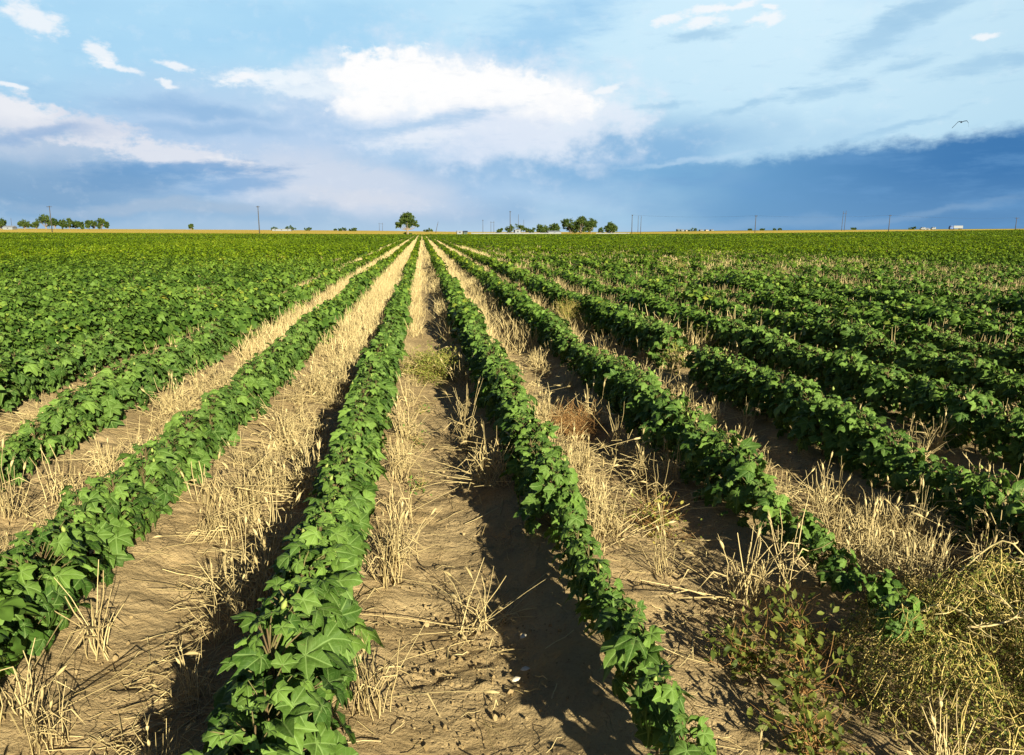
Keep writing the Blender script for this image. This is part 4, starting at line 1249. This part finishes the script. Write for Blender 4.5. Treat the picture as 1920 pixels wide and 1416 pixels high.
house('farm_house', 'pale house with grey roof under the leftmost trees', 15, 620, 16, 424, M['white'], M['roof'])
house('farm_house', 'tall white shed in front of the dark farmstead tree', 971, 415, 10.5, 430.5, M['white'], M['white'], flat=True)
house('farm_house', 'long low white house under the pair of broad farmstead trees', 1040, 418, 24, 433, M['white'], M['white'])
house('shed', 'dark green shed right of the lone tree on the field edge', 873, 380, 7, 433, M['green_shed'], M['dark'], 'shed')
house('shed', 'grey low shed left of the dark green shed', 862, 390, 10, 434.6, M['roof'], M['roof'], 'shed', flat=True)
house('greenhouse', 'long pale low shed on the golden strip left of centre', 528, 640, 34, 432.8, M['white'], M['white'], 'shed', flat=True)
for i, (cx, w, yt, mt, lab) in enumerate(((1273, 5, 429, 'green_shed', 'dark distant town block farthest left'), (1280, 5, 430, 'white', 'tiny white distant town house beside the dark block'), (1288, 4, 430.5, 'tan_wall', 'tiny tan distant town house between the white ones'), (1316, 6, 430.5, 'white', 'tiny white distant town house in the middle'), (1326, 5, 430.5, 'tan_wall', 'tiny tan distant town house near the right end'), (1336, 5, 430.5, 'white', 'tiny white distant town house farthest right'))):
    house('town_house', lab, cx, 880, w, yt, M[mt], M['roof'], 'house', 6, False, 'distant town houses')


def rail_fence(label, c0, c1, Y, h):
    x0, x1 = at(c0, Y), at(c1, Y); xm = (x0 + x1) / 2; z0 = float(terrain(xm, Y)); root = empty('white_fence', (xm, Y, z0), label, 'fence')
    w = (x1 - x0) / 2
    for i in range(13):
        c = -w + 2 * w * i / 12; mb = MB(); z = float(terrain(xm + c, Y)) - z0; box(mb, c - .09, c + .09, -.09, .09, z - .3, z + h + .15); mb.build('post', M['white'], root, False)
    mb = MB()
    for i in range(12):
        a, b = -w + 2 * w * i / 12 + .09, -w + 2 * w * (i + 1) / 12 - .09; z = float(terrain(xm + (a + b) / 2, Y)) - z0
        box(mb, a, b, -.03, .03, z + .1, z + h)
    mb.build('panel', M['white'], root, False)


rail_fence('long low white fence running in front of the farmstead', 884, 1052, 408, .62)
rail_fence('second length of white fence right of the big farmstead trees', 1118, 1180, 412, .5)


def truck():
    Y = 640.0; m = px_m(Y); x = at(1791, Y); z0 = float(terrain(x, Y)); L = 28 * m
    root = empty('truck', (x, Y, z0), 'blue lorry with long white trailer on the far right horizon', 'truck')
    c = MB(); x0 = -L / 2
    c.add([(x0, -1.2, .6), (x0 + 3.0, -1.2, .6), (x0 + 3.0, 1.2, .6), (x0, 1.2, .6), (x0, -1.2, 1.9), (x0 + .7, -1.15, 3.4), (x0 + 3.0, -1.15, 3.5), (x0 + 3.0, 1.15, 3.5), (x0 + .7, 1.15, 3.4), (x0, 1.2, 1.9)],
          [(1, 2, 7), (1, 7, 6)], [(0, 1, 6, 5), (2, 3, 8, 7), (4, 5, 8, 9), (5, 6, 7, 8), (0, 4, 9, 3), (0, 3, 2, 1)])
    c.add([(x0, -1.2, .6), (x0 + .7, -1.15, 3.4), (x0, -1.2, 1.9), (x0, 1.2, .6), (x0, 1.2, 1.9), (x0 + .7, 1.15, 3.4)], [(0, 1, 2), (3, 4, 5)])
    c.build('cab', M['blue'], root, False)
    w = MB(); box(w, x0 + .95, x0 + 2.0, -1.235, -1.205, 2.1, 3.0); w.build('window', M['dark'], root, False)
    t = MB(); box(t, x0 + 3.4, L / 2, -1.25, 1.25, 1.1, 3.5); t.build('trailer', M['white'], root, False)
    for cxw in (x0 + 1, x0 + 3.8, L / 2 - 2.2, L / 2 - 1.0):
        q = MB(); capped_tube(q, [(cxw, -1.3, .5), (cxw, 1.3, .5)], [.5, .5], 12); q.build('wheel', M['dark'], root)


truck()


def van(label, cx, Y, wpx):
    m = px_m(Y); x = at(cx, Y); z0 = float(terrain(x, Y)); L = wpx * m
    root = empty('parked_van', (x, Y, z0), label, 'van', 'white vehicles parked on the right horizon')
    prof = [(-L / 2, .4), (L / 2, .4), (L / 2, 1.9), (L / 2 - .3, 2.3), (-L * .22, 2.3), (-L * .36, 1.35), (-L / 2, 1.15)]
    n = len(prof); V = [(a, -.9, b) for a, b in prof] + [(a, .9, b) for a, b in prof]
    mb = MB(); mb.add(V, [(0, i, i + 1) for i in range(1, n - 1)] + [(n, n + i + 1, n + i) for i in range(1, n - 1)], [(i, n + i, n + (i + 1) % n, (i + 1) % n) for i in range(n)]); mb.build('body', M['white'], root, False)
    w = MB(); box(w, -L * .2, L * .3, -.93, -.903, 1.4, 2.05); w.build('window', M['dark'], root, False)
    for c in (-L * .3, L * .3):
        q = MB(); capped_tube(q, [(c, -.96, .35), (c, .96, .35)], [.35, .35], 12); q.build('wheel', M['dark'], root)


van('white van parked farthest left beside a dark roofed shed', 1729, 640, 10)
van('white van parked just right of the dark roofed shed', 1749, 640, 9)
house('shed', 'white shed with dark peaked roof between two white vans', 1739, 646, 11, 427.5, M['white'], M['roof'], 'shed', 6, False, None, .5)


# ------------------------------------------------------------------ the bird
def bird():
    D = 60.0; d = ray(1802.5, 229); d = d / d[1] * D
    p = np.array([0, 0, EYE]) + d
    k = np.linalg.norm(d) / FPX * 1.15
    mb = MB()
    def wp(px, py): return np.array([(px - 980) / 8 * k, 0, -(py - 300) / 8 * k])
    # body along the line of flight (towards the viewer), with head and fanned tail
    capped_tube(mb, [(0, -.24, .0), (0, -.2, .01), (0, -.12, .0), (0, 0, -.005), (0, .12, 0), (0, .22, .0), (0, .32, .005)], [.012, .045, .05, .075, .06, .03, .012], 10, .4)
    for pts in ([wp(980, 300), wp(962, 294), wp(945, 301), wp(925, 327), wp(898, 357)], [wp(984, 300), wp(1008, 293), wp(1030, 291), wp(1047, 315), wp(1053, 356)]):
        V, T = [], []
        ch = [.10, .13, .12, .09, .02]; sw = [0, -.02, -.03, .02, .09]
        for q, c, s in zip(pts, ch, sw):
            for th, yo in ((.016, -c), (.034, 0), (.006, c), (-.022, 0)):
                V.append(q + np.array([0, s + yo, th]))
        Q = [(i * 4 + j, i * 4 + (j + 1) % 4, (i + 1) * 4 + (j + 1) % 4, (i + 1) * 4 + j) for i in range(4) for j in range(4)] + [(16, 17, 18, 19)]
        mb.add(V, None, Q, .3)
    mb.add([(0, .28, .0), (-.06, .42, .0), (.06, .42, .0), (0, .3, .015)], [(0, 2, 1), (3, 1, 2), (0, 1, 3), (0, 3, 2)], None, .3)
    o = mb.build('bird', M['feather'], None, loc=tuple(p)); o.rotation_euler = (0, 0, -math.atan2(d[0], d[1]))
    tag(o, 'dark bird gliding with arched wings above the dark cloud bank', 'bird')


bird()
